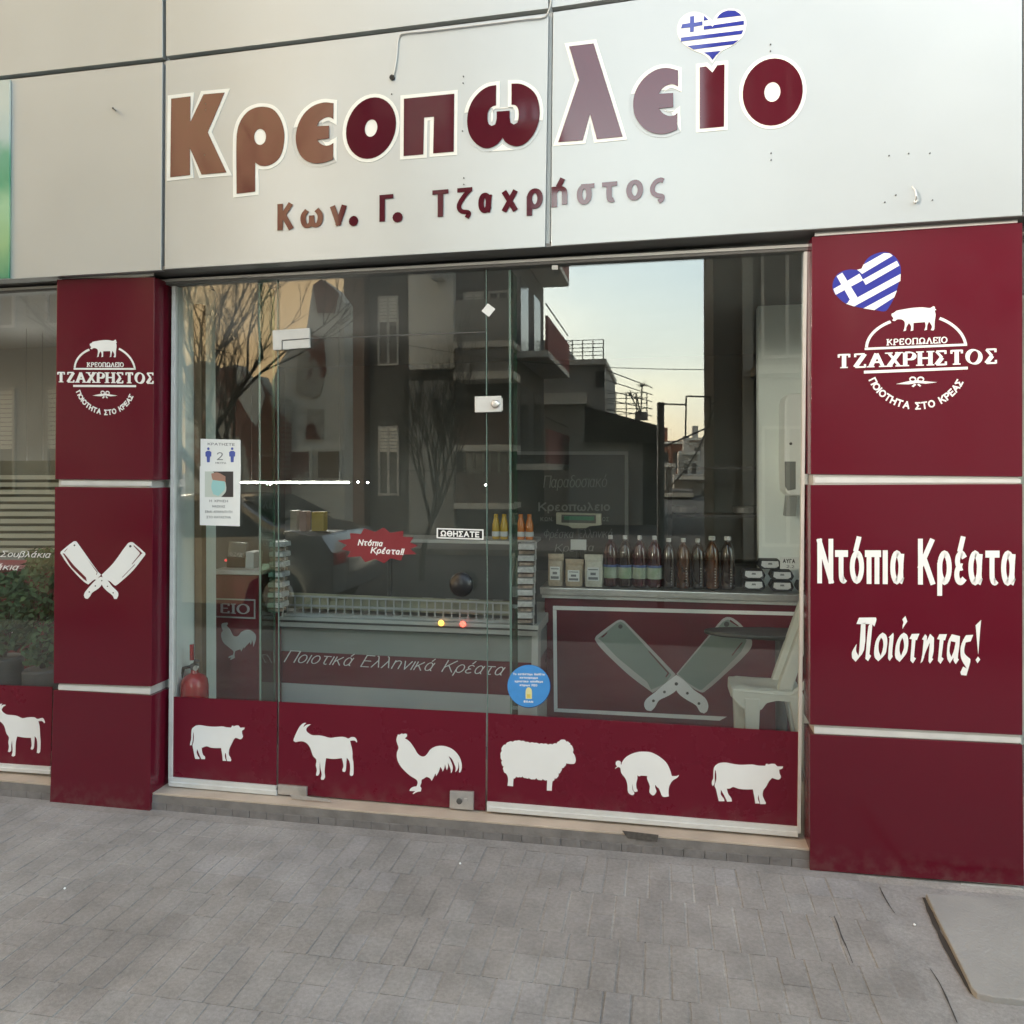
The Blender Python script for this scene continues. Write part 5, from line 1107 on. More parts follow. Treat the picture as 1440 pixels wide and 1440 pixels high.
MB().tube([(pe.x - .015, pe.y, zv + .015), (pe.x - .06, pe.y, zv + .005), (pe.x - .078, pe.y, zv - .06), (pe.x - .078, pe.y, zv - .25)], .008, 8).build('hose', M['rubber'], fe, smooth=True)
MB().box(pe.x - .035, pe.y - r_*1.0 - .002, zs + .2, pe.x + .035, pe.y - r_*.86, zs + .35).build('label', egl, fe)
MB().box(pe.x - .006, pe.y - .03, zv + .052, pe.x + .008, pe.y - .015, zv + .13).build('red_tag', M['extred'], fe)
bx = pbox([(250, 938), (257, 938), (257, 958), (250, 958)], GY + .14, .02, 'wall_bracket', M['dark']); tag(bx, 'grey wall bracket left of the fire extinguisher', 'bracket')

# --- hand sanitiser dispenser on the right wall
dp = thing('soap_dispenser', 'white wall dispenser with grey window on the right inner wall', 'dispenser', at(1110, 620, 1.25))
Yp = 1.25
pbox([(1103, 566), (1106, 556), (1112, 553), (1140, 553), (1146, 566), (1146, 690), (1138, 697), (1110, 697), (1104, 690), (1102.5, 660)], Yp, .205, 'housing', mat('dispenser_white', (.8, .82, .8), .35), dp, bevel=.012)
pbox([(1103.5, 649), (1119, 649), (1119, 688), (1108, 690), (1104, 684)], Yp - .003, .004, 'level_window', mat('smoky_plastic', (.16, .17, .165), .3), dp)
MB().lathe(at(1112, 624, Yp - .002), [(.008, .002), (.008, -.003)], 12, 'y').build('button', M['dark'], dp)
pbox([(1108, 698), (1121, 698), (1119, 726), (1105, 726)], Yp + .02, .1, 'drip_cup', mat('smoky_cup', (.25, .26, .25), .4), dp)

# --- table and plastic chair
tb = thing('round_table', 'dark grey round table beside the white plastic chair', 'table', at(1105, 1000, 1.0))
tc0 = at(1112, 888, .86); zt3 = at(1060, 893, .97).z
Rt = .40
tcx, tcy = at(990, 886, 1.06).x + Rt, 1.06
tt = MB().lathe((tcx, tcy, zt3 - .02), [(Rt*.97, 0), (Rt, .005), (Rt, .017), (Rt*.985, .022)], 48)
tt.v = [(x, tcy + (y - tcy)*.3, z) for x, y, z in tt.v]
tt.build('table_top', mat('table_grey', (.03, .033, .03), .4, var=.1), tb, smooth=True)
MB().tube([(tcx, tcy, zt3 - .022), (tcx, tcy, zs + .04)], .03, 12).build('pedestal', M['dark'], tb, smooth=True)
for k in range(4):
    a1 = math.pi/4 + k*math.pi/2; MB().tube([(tcx, tcy, zs + .05), (tcx + .28*math.cos(a1), tcy + .13*math.sin(a1), zs + .02)], .016, 8).build('foot', M['dark'], tb)
chair = thing('plastic_chair', 'white moulded plastic chair beside the round table', 'chair', at(1080, 1000, .7))
Yc = .72     # plane of the nearest side
def cp(px, py, Y=Yc): return at(px, py, Y)
zsd = cp(1040, 966).z
x0c = cp(1031, 966).x; x1c = x0c + .33
ya_, yb3 = Yc, Yc + .24
def skirt(mb, pts2, y0, th): mb.prism([(x, y0, z) for x, z in pts2], (0, th, 0))
seat = MB()
nx = 10
for i in range(nx + 1):
    for j in range(nx + 1):
        u, v = i/nx, j/nx; dip = .018*math.sin(math.pi*u)*math.sin(math.pi*v)
        edge = max(abs(u-.5), abs(v-.5))*2; drop = .0 if edge < .95 else .012
        seat.v.append((lerp(x0c, x1c, u), lerp(ya_, yb3, v), zsd - dip - drop))
for i in range(nx):
    for j in range(nx): a0 = i*(nx+1)+j; seat.f.append((a0, a0+1, a0+nx+2, a0+nx+1))
n0 = len(seat.v)
seat.v += [(v[0], v[1], v[2] - .012) for v in seat.v[:n0]]
seat.f += [tuple(n0 + i for i in f[::-1]) for f in seat.f[:nx*nx]]
seat.build('seat', M['plastic'], chair, smooth=True)
def side(y0, th):
    a = .0; pts = [(x0c, zsd - .01), (x1c, zsd - .01), (x1c, zsd - .075), (x0c + .26, zsd - .075), (x0c + .20, zsd - .09), (x0c + .165, zsd - .14), (x0c + .15, zs + .01), (x0c + .075, zs + .01), (x0c + .10, zsd - .13), (x0c + .06, zsd - .10), (x0c + .0, zsd - .10)]
    return pts
for y0 in (ya_ - .001, yb3 - .019):
    MB().prism([(x, y0, z) for x, z in [(x0c - .004, zsd - .012), (x1c, zsd - .012), (x1c + .01, zsd - .07), (x0c + .21, zsd - .06), (x0c + .16, zsd - .075), (x0c + .135, zsd - .11), (x0c + .05, zsd - .11), (x0c - .004, zsd - .06)]], (0, .02, 0)).build('seat_side', M['plastic'], chair, bevel=.006)
def cleg(pts, y0, nm='leg'): return MB().prism([(x, y0, z) for x, z in pts], (0, .045, 0)).build(nm, M['plastic'], chair, bevel=.008)
for y0 in (ya_ - .003, yb3 - .042):
    fo = .03 if y0 < ya_ + .05 else -.005
    cleg([(x0c + .02 + fo, zsd - .05), (x0c + .10 + fo, zsd - .05), (x0c + .085 + fo, zs + .006), (x0c + .035 + fo, zs + .006)], y0)
    cleg([(x1c - .07, zsd - .03), (x1c + .01, zsd - .03), (x1c + .06, zs + .006), (x1c + .01, zs + .006)], y0)
MB().prism([(x0c - .006, ya_ + .01, zsd - .014), (x0c - .006, yb3 - .01, zsd - .014), (x0c - .01, yb3 - .03, zsd - .06), (x0c - .01, ya_ + .03, zsd - .06)], (.012, 0, 0)).build('front_apron', M['plastic'], chair, bevel=.004)
# backrest: leaning frame with vertical slats
for y0, y1, nm in ((ya_ + .0, ya_ + .05, 'back_post'), (yb3 - .05, yb3, 'back_post')):
    MB().prism([(x1c - .12, y0, zsd - .01), (x1c - .05, y0, zsd - .01), (x1c + .075, y0, zsd + .40), (x1c + .02, y0, zsd + .40)], (0, y1 - y0, 0)).build(nm, M['plastic'], chair, bevel=.01)
for y0 in (ya_ - .002,):
    MB().tube([(x1c - .30, y0 + .012, zsd - .02), (x1c - .06, y0 + .012, zsd - .03), (x1c + .0, y0 + .012, zsd + .01), (x1c + .05, y0 + .012, zsd + .09), (x1c + .12, y0 + .012, zsd + .12)], .013, 8).build('arm_rail', M['plastic'], chair, smooth=True)
MB().prism([(x1c + .01, ya_, zsd + .36), (x1c + .09, ya_, zsd + .36), (x1c + .11, ya_, zsd + .43), (x1c + .03, ya_, zsd + .43)], (0, .24, 0)).build('top_rail', M['plastic'], chair, bevel=.012)
for k in range(5):
    yk = ya_ + .055 + k*.026
    MB().prism([(x1c - .09, yk, zsd + .0), (x1c - .07, yk, zsd + .0), (x1c + .06, yk, zsd + .37), (x1c + .04, yk, zsd + .37)], (0, .014, 0)).build('back_slat', M['plastic'], chair, bevel=.003)
# dim clutter behind the counter at right: rack with pans
ck = thing('shelf_unit', 'dark shelving with steel pans behind the right counter', 'shelf', (.45, 2.6, zs))
for z_ in (.9, 1.25, 1.6): MB().box(.0, 2.5, z_, 1.0, 2.8, z_ + .02).build('shelf_board', M['dark'], ck)
for x_ in (.0, .97): MB().box(x_, 2.5, zs, x_ + .03, 2.53, 1.9).build('upright', M['dark'], ck)
for i in range(4):
    o_ = MB().lathe((.12 + i*.22, 2.62, .922 if i % 2 else 1.272), [(.06, 0), (.085, .01), (.09, .05), (.08, .055)], 18).build('steel_pan', M['steel'], smooth=True)
    tag(o_, ['steel pan on the middle dark shelf, nearest the sign', 'steel pan on the lower dark shelf, nearest the sign', 'steel pan on the middle dark shelf, far end', 'steel pan on the lower dark shelf, far end'][i], 'pan', 'steel pans on the dark shelf')

# ================================================================== PAVEMENT
PX, PY_, XB = .0845, .135, .72
tag(MB().box(-40, -3.5, -.2, 40, GY + .2, -.0022).build('pavement', M['joint']), kind='structure')
pave = bpy.data.objects['pavement']
pvm = [worn('paver_grey_%s' % n_, c_, .82, stain=(.84, 1.1), bump=.3) for n_, c_ in (('warm', (.238, .227, .218)), ('plain', (.243, .236, .23)), ('cool', (.25, .244, .243)), ('dark', (.226, .215, .208)))]
shapes = []
for k in range(8):
    mb = MB(); w2, l2 = PX/2 - .0036, PY_/2 - .0007; z0 = -.004
    j = lambda: random.uniform(-.0011, .0011)
    c8 = [(-w2 + j(), -l2 + j()), (w2 + j(), -l2 + j()), (w2 + j(), l2 + j()), (-w2 + j(), l2 + j())]
    hb = .0016
    mb.v = [(x, y, -.012) for x, y in c8] + [(x, y, -hb) for x, y in c8] + [(x*(1 - .03), y*(1 - .008), 0) for x, y in c8]
    mb.f = [(0,1,5,4),(1,2,6,5),(2,3,7,6),(3,0,4,7),(4,5,9,8),(5,6,10,9),(6,7,11,10),(7,4,8,11),(8,9,10,11)]
    me = bpy.data.meshes.new('paver'); me.from_pydata(mb.v, [], mb.f); me.materials.append(pvm[k % 4]); shapes.append(me)
cells = []
for r_ in range(0, 25):
    yc = -.05 - (r_ + .5)*PY_; off = (.0, .034, .006, .04, .015, .045)[(r_//2) % 6]
    n_ = int((XB - (-8))/PX)
    for i in range(n_):
        xr = XB + .02 - (i + .5)*PX - (off if True else 0)
        cells.append((r_, xr, yc))
def shows(r_, x, y):
    v = Vector((x, y, 0)) - CAM; return r_ <= 8 and v.dot(_fw) > .3 and abs(v.dot(_rt)/v.dot(_fw)) < .74
vis = [c for c in cells if shows(*c)]
vis.sort(key=lambda c: (Vector((c[1], c[2], 0)) - CAM).length); vis = vis[:298]; vset = set(vis)
MB().box(-8, -.0485, -.02, XB - .02, .0145, -.0005).build('mortar_strip', pvm[3], pave)
for r_, x, y in vis:
    nse = math.sin(x*2.1 + y*3) + math.sin(x*.9 - y*5.3 + 2) + random.uniform(-1.1, 1.1)
    k = 3 if nse < -1.2 else (0 if nse < 0 else (1 if nse < 1 else 2))
    o = bpy.data.objects.new('paver', shapes[k + 4*random.randint(0, 1)]); C.objects.link(o); o.parent = pave
    o.location = (x, y, random.uniform(-.0012, .0012)); o.rotation_euler = (random.uniform(-.004, .004), random.uniform(-.006, .006), random.uniform(-.006, .006))
mb = MB()
for r_, x, y in cells:
    if (r_, x, y) in vset: continue
    w2, l2 = PX/2 - .0036, PY_/2 - .0007; z = random.uniform(-.001, .001); mb.v += [(x+a*w2*sc2, y+b*l2*sc2, zz2) for zz2, sc2 in ((-.0021, 1), (z-.0014, 1), (z, .965)) for a, b in ((-1,-1),(1,-1),(1,1),(-1,1))]; q0 = len(mb.v) - 12; mb.f += [tuple(q0+i for i in f) for f in ((0,1,5,4),(1,2,6,5),(2,3,7,6),(3,0,4,7),(4,5,9,8),(5,6,10,9),(6,7,11,10),(7,4,8,11),(8,9,10,11))]
far = mb.build('paver_field', pvm[1], pave); tag(far, kind='stuff')
# worn concrete strip and the raised slab at right
rnd = random.Random(4)
ed = [(XB + .012 + rnd.uniform(-.008, .012), -.05 - i*.06) for i in range(24)]
stp = MB().prism([(x, y, -.002) for x, y in ed] + [(1.9, -1.43, -.002), (1.9, -.05, -.002)], (0, 0, -.02)).build('concrete_strip', M['conc'], pave)
MB().prism([(XB - .08, -.05, -.0008), (XB - .08, -1.43, -.0008), (XB + .03, -1.43, -.0008), (XB + .03, -.05, -.0008)], (0, 0, -.01)).build('concrete_strip', M['conc'], pave)
MB().prism([(XB - .02, -1.45, -.002), (XB - .02, -3.48, -.002), (6, -3.48, -.002), (6, -1.45, -.002)], (0, 0, -.02)).build('concrete_strip', M['conc'], pave)
qs = [gnd(x, y, .018) for x, y in ((1302, 1256), (1318, 1290), (1338, 1330), (1357, 1368), (1366, 1388), (1374, 1396), (1395, 1401), (1440, 1406))]
ps = [(p.x, p.y) for p in qs] + [(1.9, qs[-1].y - .03), (1.9, qs[0].y + .02), (1.2, qs[0].y + .015)]
MB().prism([(x, y, .018) for x, y in ps], (0, 0, -.03)).build('raised_concrete_slab', mat('pale_concrete', (.285, .28, .27), .8, var=.1, scale=4, bump=.3, bscale=90, detail=9), pave, bevel=.004)
crk = mat('dark_crack_gap_shade', (.05, .047, .045), .95)
for pts in ([(1173, 1288), (1178, 1300), (1184, 1318), (1191, 1333), (1199, 1354)], [(1237, 1247), (1243, 1260), (1252, 1275), (1258, 1284)], [(1299, 1262), (1311, 1290), (1325, 1320), (1345, 1358), (1366, 1397)], [(1308, 1362), (1322, 1384), (1335, 1412), (1346, 1438)]):
    q = [gnd(x, y, .0015) for x, y in csmooth(pts, 3, 80, closed=False)]
    mb = MB(); k = len(q)
    for i, p in enumerate(q):
        wv = (.0012 + .0018*math.sin(math.pi*i/(k-1))) * (3.6 if pts[0][0] == 1299 else 1) * random.uniform(.5, 1.3)  # wide strip beside the slab is painted shade of its gap; others are cracks
        mb.v += [(p.x - wv, p.y, p.z), (p.x + wv, p.y, p.z)]
    mb.f = [(2*i, 2*i+1, 2*i+3, 2*i+2) for i in range(k-1)]; mb.build('crack_and_gap_shade', crk, pave)

# small litter on the pavement
for i, (px, py) in enumerate(((91, 1249), (647, 1214), (1286, 1300), (1357, 1284))):
    p = gnd(px, py, .004); o_ = MB().lathe(p, [(.003, -.003), (.005, 0), (.002, .003)], 6).build('paper_crumb', M['vinyl'])
    tag(o_, ['tiny white crumb on pavers below the left pillar', 'tiny white crumb on pavers below the door', 'tiny white crumb at the concrete strip', 'tiny white crumb on the raised concrete slab'][i], 'litter', 'tiny white crumbs on the pavement')

# ================================================================== THE STREET BEHIND THE CAMERA (seen in the glass)
tag(MB().box(-60, -11.6, -.5, 60, -3.65, -.13).build('road', M['asphalt']), kind='structure')
tag(MB().box(-60, -3.65, -.5, 60, -3.5, -.004).build('kerb', M['conc']), kind='structure')
tag(MB().box(-60, -15.6, -.5, 60, -11.6, -.01).build('far_pavement', M['joint']), kind='structure')
tag(MB().box(-400, -500, -.8, 400, 60, -.5).build('ground', M['asphalt']), kind='structure')
tag(MB().box(-9, -160, -.49, 4, -15.6, -.012).build('side_road', M['asphalt']), kind='structure')
def rbox(px0, px1, D, dep, z0, z1, name, m, parent=None, bev=0):
    x0 = RV(px0, 663, D).x; x1 = RV(px1, 663, D).x; y1 = 2*GY - (CAM.y + D)
    return MB().box(min(x0, x1), y1 - dep, z0, max(x0, x1), y1, z1).build(name, m, parent, bevel=bev)
zR = lambda py, D, px=720: RV(px, py, D).z
ochre = mat('ochre_render', (.62, .50, .30), .85, var=.08, scale=.6)
grey1 = mat('grey_render', (.34, .34, .32), .85, var=.12, scale=.8); grey2 = mat('light_render', (.78, .77, .7), .85, var=.1, scale=.8); grey3 = mat('dark_render', (.12, .115, .105), .85, var=.15, scale=1)
maroon = mat('maroon_render', (.3, .1, .09), .85, var=.1, scale=2); wht = mat('pale_render', (.5, .49, .46), .8, var=.06, scale=.5); brown = mat('brown_render', (.15, .11, .09), .8, var=.15, scale=1)
win = mat('window_glass_dark', (.03, .035, .035), .12, spec=.8); tile = mat('terracotta', (.3, .13, .08), .85, var=.2, scale=2); blk = mat('black_metal', (.015, .015, .015), .5)
def window(px0, px1, D, z0, z1, parent, shutter=0):
    w_ = rbox(px0, px1, D - .03, .04, z0, z1, 'window', win, parent)
    x0 = RV(px0, 663, D).x; x1 = RV(px1, 663, D).x; y = 2*GY - (CAM.y + D) + .031; mb = MB()
    for a, b, c, d_ in ((x0-.05, x1+.05, z0-.06, z0), (x0-.05, x1+.05, z1, z1+.06), (x0-.05, x0, z0, z1), (x1, x1+.05, z0, z1), ((x0+x1)/2-.03, (x0+x1)/2+.03, z0, z1)): mb.box(a, y - .02, c, b, y + .03, d_)
    fr = mb.build('frame', wht, None); fr.parent = w_; fr.location = (0, 0, 0)
    if shutter:
        mb = MB(); n_ = int((z1 - z0)*shutter/.09)
        for k in range(n_): mb.box(x0, y - .01, z1 - (k+1)*.09 + .015, x1, y + .02, z1 - k*.09)
        sh_ = mb.build('shutter', grey2, None); sh_.parent = w_; sh_.location = (0, 0, 0)
# corner apartment with balconies
D0 = 19.0
B = thing('corner_apartment', 'dark grey apartment block with maroon balconies reflected behind the door', 'building', RV(600, 663, D0))
rbox(484, 722, D0, 5.2, 0, 17, 'wall', grey3, B)
rbox(575, 638, D0 - .25, .25, 4.2, 17, 'light_pilaster', grey2, B)
rbox(575, 638, D0 - .25, .25, 0, 3.9, 'light_pilaster', grey1, B)
rbox(485, 512, D0 - .4, .4, 0, 17, 'column', brown, B)
for i, (pa_, pb3) in enumerate(((478, 487), (521, 532), (625, 634), (708, 716))):
    rbox(638, 722, D0 - 1.0, 1.0, zR(pb3, D0 - 1), zR(pa_, D0 - 1), 'balcony_slab', grey2, B)
    rbox(640, 722, D0 - .97, .05, zR(pa_, D0 - 1), zR(pa_ - (44 if i else 60), D0 - 1) if i != 1 else zR(490, D0 - 1), 'balcony_parapet', grey1 if i < 2 else brown, B)
for z_ in (1.0, 4.4, 7.6, 10.8, 14):
    for pxw in (535, 655, 690):
        window(pxw, pxw + 24, D0, z_, z_ + 1.7, B, (pxw % 3) * .4)
rbox(640, 722, D0 - .05, .05, 4.6, 5.6, 'light_band', mat('pale_green_render', (.3, .36, .33), .8), B)
# side balconies along the receding flank
for k in range(5):
    z_ = 1.6 + k*2.9; x0 = RV(722, 663, D0).x; y0 = 2*GY - (CAM.y + D0)
    MB().box(x0, y0 - 5, z_, x0 + .85, y0 - .3, z_ + .16).build('side_balcony_slab', grey2, B)
    MB().box(x0 + .78, y0 - 5, z_ + .16, x0 + .85, y0 - .3, z_ + 1.05).build('side_balcony_parapet', maroon, B)
    for q_ in range(2): MB().box(x0 - .02, y0 - 4.4 + q_*2.2, z_ + .3, x0 + .02, y0 - 3.2 + q_*2.2, z_ + 2.3).build('window', win, B)
    MB().tube([(x0 + .8, y0 - 5, z_ + 1.35), (x0 + .8, y0 - .3, z_ + 1.35)], .02, 5).build('handrail', blk, B)
for z_ in (3.2, 6.4, 9.6):
    rbox(606, 622, D0 - .7, .4, z_, z_ + .6, 'air_conditioner', wht, B)
for k, (a_, b_) in enumerate((((486, 470), (1003, 520)), ((486, 655), (760, 640)))):
    wq = MB().tube([RV(lerp(a_[0], b_[0], t_/8), lerp(a_[1], b_[1], t_/8) + 14*math.sin(math.pi*t_/8), 18.0) for t_ in range(9)], .009, 5).build('street_cable', blk)
    tag(wq, ['thin cable sagging across the reflected sky from the corner block', 'thin cable sagging low in front of the corner block'][k], 'cable')
# grey house with roof terraces
D1 = 26.0
B = thing('terrace_house', 'grey house with railed roof terraces reflected right of the corner block', 'building', RV(800, 663, D1))
def railing(parent, px0, px1, D, z0, h, n_):
    x0 = RV(px0, 663, D).x; x1 = RV(px1, 663, D).x; y = 2*GY - (CAM.y + D); mb = MB()
    for k in range(5): mb.tube([(x0, y, z0 + h*(k+1)/5), (x1, y, z0 + h*(k+1)/5)], .014, 5)
    for k in range(n_ + 1): xx = lerp(x0, x1, k/n_); mb.tube([(xx, y, z0), (xx, y, z0 + h)], .02, 5)
    mb.build('railing', blk, parent)
rbox(700, 790, D1, 6, 0, zR(480, D1), 'wall', grey1, B)
rbox(790, 851, D1 - .1, 6, 0, zR(516, D1), 'wall', grey1, B)
rbox(785, 853, D1 - .3, 6.3, zR(517, D1), zR(510, D1), 'roof_slab', grey2, B)
railing(B, 791, 849, D1 - .25, zR(510, D1), 27*D1/F, 4)
rbox(746, 824, D1 - .5, .5, zR(571, D1), zR(556, D1), 'light_band', grey2, B)
rbox(838, 851, D1 - .15, .1, zR(548, D1), zR(526, D1), 'window', win, B)
railing(B, 852, 910, D1 + 1, zR(592, D1 + 1), 38*D1/F, 4)
for k in range(5): MB().tube([RV(851, 520 + k*14, D1 + .5), RV(917, 545 + k*10, D1 + 3)], .018, 5).build('stay_wire', blk, B)
# antenna
MB().tube([RV(797, 510, D1), RV(797, 478, D1)], .02, 5).tube([RV(790, 487, D1), RV(806, 478, D1)], .012, 5).tube([RV(790, 493, D1), RV(806, 485, D1)], .012, 5).build('antenna', blk, B)
# dark canopy house
D2 = 22.0
B = thing('canopy_house', 'low house with black sloping canopy roof reflected above the slate sign', 'building', RV(870, 663, D2))
y2 = 2*GY - (CAM.y + D2)
MB().prism([RV(*p, D2) for p in ((822, 571), (925, 598), (925, 622), (905, 622), (905, 700), (905, 622), (822, 620))][:4] + [RV(822, 622, D2)], (0, -3, 0)).build('canopy', blk, B)
rbox(800, 904, D2 + .2, 3, 0, zR(622, D2), 'wall', grey1, B)
rbox(904, 926, D2 + .3, 3, 0, zR(620, D2), 'dark_shopfront', blk, B)
# potted yucca on the terrace
yc_ = thing('potted_yucca', 'small spiky yucca in a square pot on the terrace corner', 'plant', RV(902, 590, D2))
rbox(893, 911, D2, .35, zR(593, D2), zR(582, D2), 'pot', grey1, yc_)
mb = MB()
for bx_, by_ in ((887, 556), (903, 543), (896, 560)):
    mb.tube([RV(901, 584, D2 - .1), RV(bx_, by_, D2 - .1)], .02, 5)
    c_ = RV(bx_, by_, D2 - .1)
    for q_ in range(16):
        a1 = random.uniform(-.3, math.pi + .3); l_ = random.uniform(.12, .2); e_ = c_ + Vector((math.cos(a1)*l_, random.uniform(-.08, .08), math.sin(a1)*l_)); mb.tube([c_, e_], .012, 3, r2=.002)
mb.build('foliage', mat('yucca_green', (.03, .04, .02), .7), yc_)
# right corner building, close and dark
B = thing('dark_corner_building', 'tall dark building reflected at the right of the window', 'building', RV(1060, 663, 14))
rbox(1004, 1172, 14, 3.0, 0, 17, 'wall', grey3, B)
rbox(1045, 1060, 13.9, .1, 0, 12, 'downpipe', grey1, B)
for z_ in (.3, 3.6, 6.6, 9.6): window(1075, 1140, 14, z_, z_ + 2.0, B)
for z_ in (3.2, 6.2, 9.2): rbox(1062, 1160, 13.3, .7, z_, z_ + .15, 'balcony_slab', grey1, B)
B = thing('right_row_building', 'plain grey apartment building further right on the opposite side', 'building', (14, -15.5, 0))
xr_ = RV(1222, 663, 17.8).x
MB().box(xr_, -26, 0, 26, -14.5, 11.5).build('wall', wht, B)
for i in range(5):
    for j in range(3): MB().box(xr_ + 1.5 + i*3, -14.52, 1.4 + j*3.2, xr_ + 2.9 + i*3, -14.47, 3.1 + j*3.2).build('window', win, B)
# ruined brick house at left
brk = bpy.data.materials.new('flaking_plaster_over_brick'); brk.use_nodes = True; t = brk.node_tree; pb = t.nodes['Principled BSDF']; pb.inputs['Roughness'].default_value = .9
tcx_ = t.nodes.new('ShaderNodeTexCoord'); mpx = t.nodes.new('ShaderNodeMapping'); mpx.inputs['Rotation'].default_value = (R(90), 0, 0); bt = t.nodes.new('ShaderNodeTexBrick'); bt.inputs['Scale'].default_value = 4.5
bt.inputs['Color1'].default_value = (.30, .12, .085, 1); bt.inputs['Color2'].default_value = (.22, .085, .06, 1); bt.inputs['Mortar'].default_value = (.3, .25, .2, 1)
t.links.new(tcx_.outputs['Object'], mpx.inputs[0]); t.links.new(mpx.outputs[0], bt.inputs[0])
nz = t.nodes.new('ShaderNodeTexNoise'); nz.inputs['Scale'].default_value = .55; nz.inputs['Detail'].default_value = 7; t.links.new(tcx_.outputs['Object'], nz.inputs[0])
cr2 = t.nodes.new('ShaderNodeValToRGB'); cr2.color_ramp.elements[0].position = .49; cr2.color_ramp.elements[1].position = .51; t.links.new(nz.outputs[0], cr2.inputs[0])
mxx = t.nodes.new('ShaderNodeMix'); mxx.data_type = 'RGBA'; t.links.new(cr2.outputs[0], mxx.inputs['Factor']); t.links.new(bt.outputs[0], mxx.inputs['A']); mxx.inputs['B'].default_value = (.55, .53, .46, 1)
t.links.new(mxx.outputs['Result'], pb.inputs['Base Color'])
D3 = 16.0
B = thing('ruined_brick_house', 'ruined house with flaking plaster over brick reflected behind the bare tree', 'building', RV(380, 663, D3))
def rpoly(name, pts, D, dep, m, parent): return MB().prism([RV(*p, D) for p in pts], (0, -dep, 0)).build(name, m, parent)
rpoly('gable_wall', [(260, 770), (260, 515), (285, 507), (300, 520), (330, 512), (345, 535), (362, 528), (372, 555), (395, 560), (395, 770)], D3, .5, brk, B)
rpoly('grey_wing', [(320, 775), (320, 575), (352, 570), (372, 560), (396, 505), (412, 480), (430, 470), (440, 400), (452, 392), (470, 405), (484, 425), (484, 775)], D3 + .6, .5, grey2, B)
rpoly('exposed_brick', [(416, 550), (418, 500), (436, 470), (455, 476), (458, 520), (450, 555), (438, 560)], D3 + .56, .03, brk, B)
rpoly('exposed_brick', [(330, 512), (345, 535), (362, 528), (372, 556), (360, 600), (352, 590), (335, 560)], D3 - .03, .02, grey2, B)
rpoly('exposed_brick', [(440, 400), (452, 392), (476, 412), (470, 440), (446, 440)], D3 + .56, .03, brk, B)
rpoly('exposed_brick', [(432, 575), (455, 575), (455, 618), (430, 618)], D3 + .56, .03, brk, B)
rbox(400, 437, D3 + .5, .08, zR(676, D3), zR(628, D3), 'window_frame', grey2, B); rbox(404, 433, D3 + .45, .05, zR(672, D3), zR(632, D3), 'window_pane', brk, B)
rbox(443, 480, D3 + .5, .08, zR(676, D3), zR(628, D3), 'window_frame', grey2, B); rbox(447, 476, D3 + .45, .05, zR(672, D3), zR(632, D3), 'window_pane', win, B)
B = thing('left_row_building', 'grey shuttered building reflected in the far left window', 'building', RV(0, 663, 15))
rbox(-260, 180, 13.0, 1.5, 0, 22, 'wall', grey1, B)
for i in range(4):
    for j in range(4): window(-200 + i*90, -160 + i*90, 13.0, 1.2 + j*3.3, 3.2 + j*3.3, B, .6)
# far end of the side street
fm = [wht, grey2, tile, wht, grey1, tile, wht]
for i, (p0_, p1_, yt_, D, m_, lab) in enumerate(((925, 962, 622, 70, tile, 'far terracotta house with stepped top'), (955, 985, 636, 62, wht, 'far pale house in the middle of the lane'), (968, 1012, 618, 80, wht, 'far white apartment block at the right of the lane'), (915, 950, 652, 55, wht, 'far low pale house by the pole'), (948, 1012, 668, 48, grey1, 'nearer grey garden house in the lane'), (930, 975, 690, 42, grey3, 'dark low shed in the lane'))):
    B = thing('far_house', lab, 'building', RV((p0_+p1_)/2, 663, D), 'far houses at the end of the side street')
    rbox(p0_, p1_, D, 6, 0, zR(yt_, D), 'wall', m_, B)
    h_ = zR(yt_, D)
    for j in range(max(1, int(h_/3))):
        rbox(p0_ - 1, p1_, D - .6, .6, h_ - .3 - j*3, h_ - .1 - j*3, 'balcony_slab', grey2, B)
        rbox(lerp(p0_, p1_, .2), lerp(p0_, p1_, .4), D - .04, .05, h_ - 2.5 - j*3, h_ - 1 - j*3, 'window', win, B); rbox(lerp(p0_, p1_, .6), lerp(p0_, p1_, .8), D - .04, .05, h_ - 2.5 - j*3, h_ - 1 - j*3, 'window', win, B)
    rbox(p0_ + 6, p0_ + 14, D, 2, h_, h_ + 1.2, 'chimney', m_, B)
# post with sign frames
ps_ = thing('sign_post', 'dark post carrying two empty rectangular sign frames', 'sign post', RV(929, 700, 9.6))
y9 = 9.6
MB().tube([RV(929, 860, y9), RV(929, 640, y9), RV(929, 566, y9)], .045, 8).build('post', blk, ps_)
mb = MB()
for q in (((931, 568), (965, 569)), ((965, 557), (964, 615)), ((965, 557), (999, 558)), ((999, 558), (998, 600)), ((998, 600), (964, 615)), ((931, 629), (964, 615)), ((998, 570), (1010, 562))):
    mb.tube([RV(*q[0], y9), RV(*q[1], y9)], .011, 6)
mb.build('sign_frame', blk, ps_)
wr = MB().tube([RV(*p, 12) for p in csmooth([(1003, 575), (985, 625), (960, 665), (935, 690), (915, 700)], 4, 90, closed=False)], .012, 5).build('street_cable', blk)
tag(wr, 'sagging black cable across the side street', 'cable')

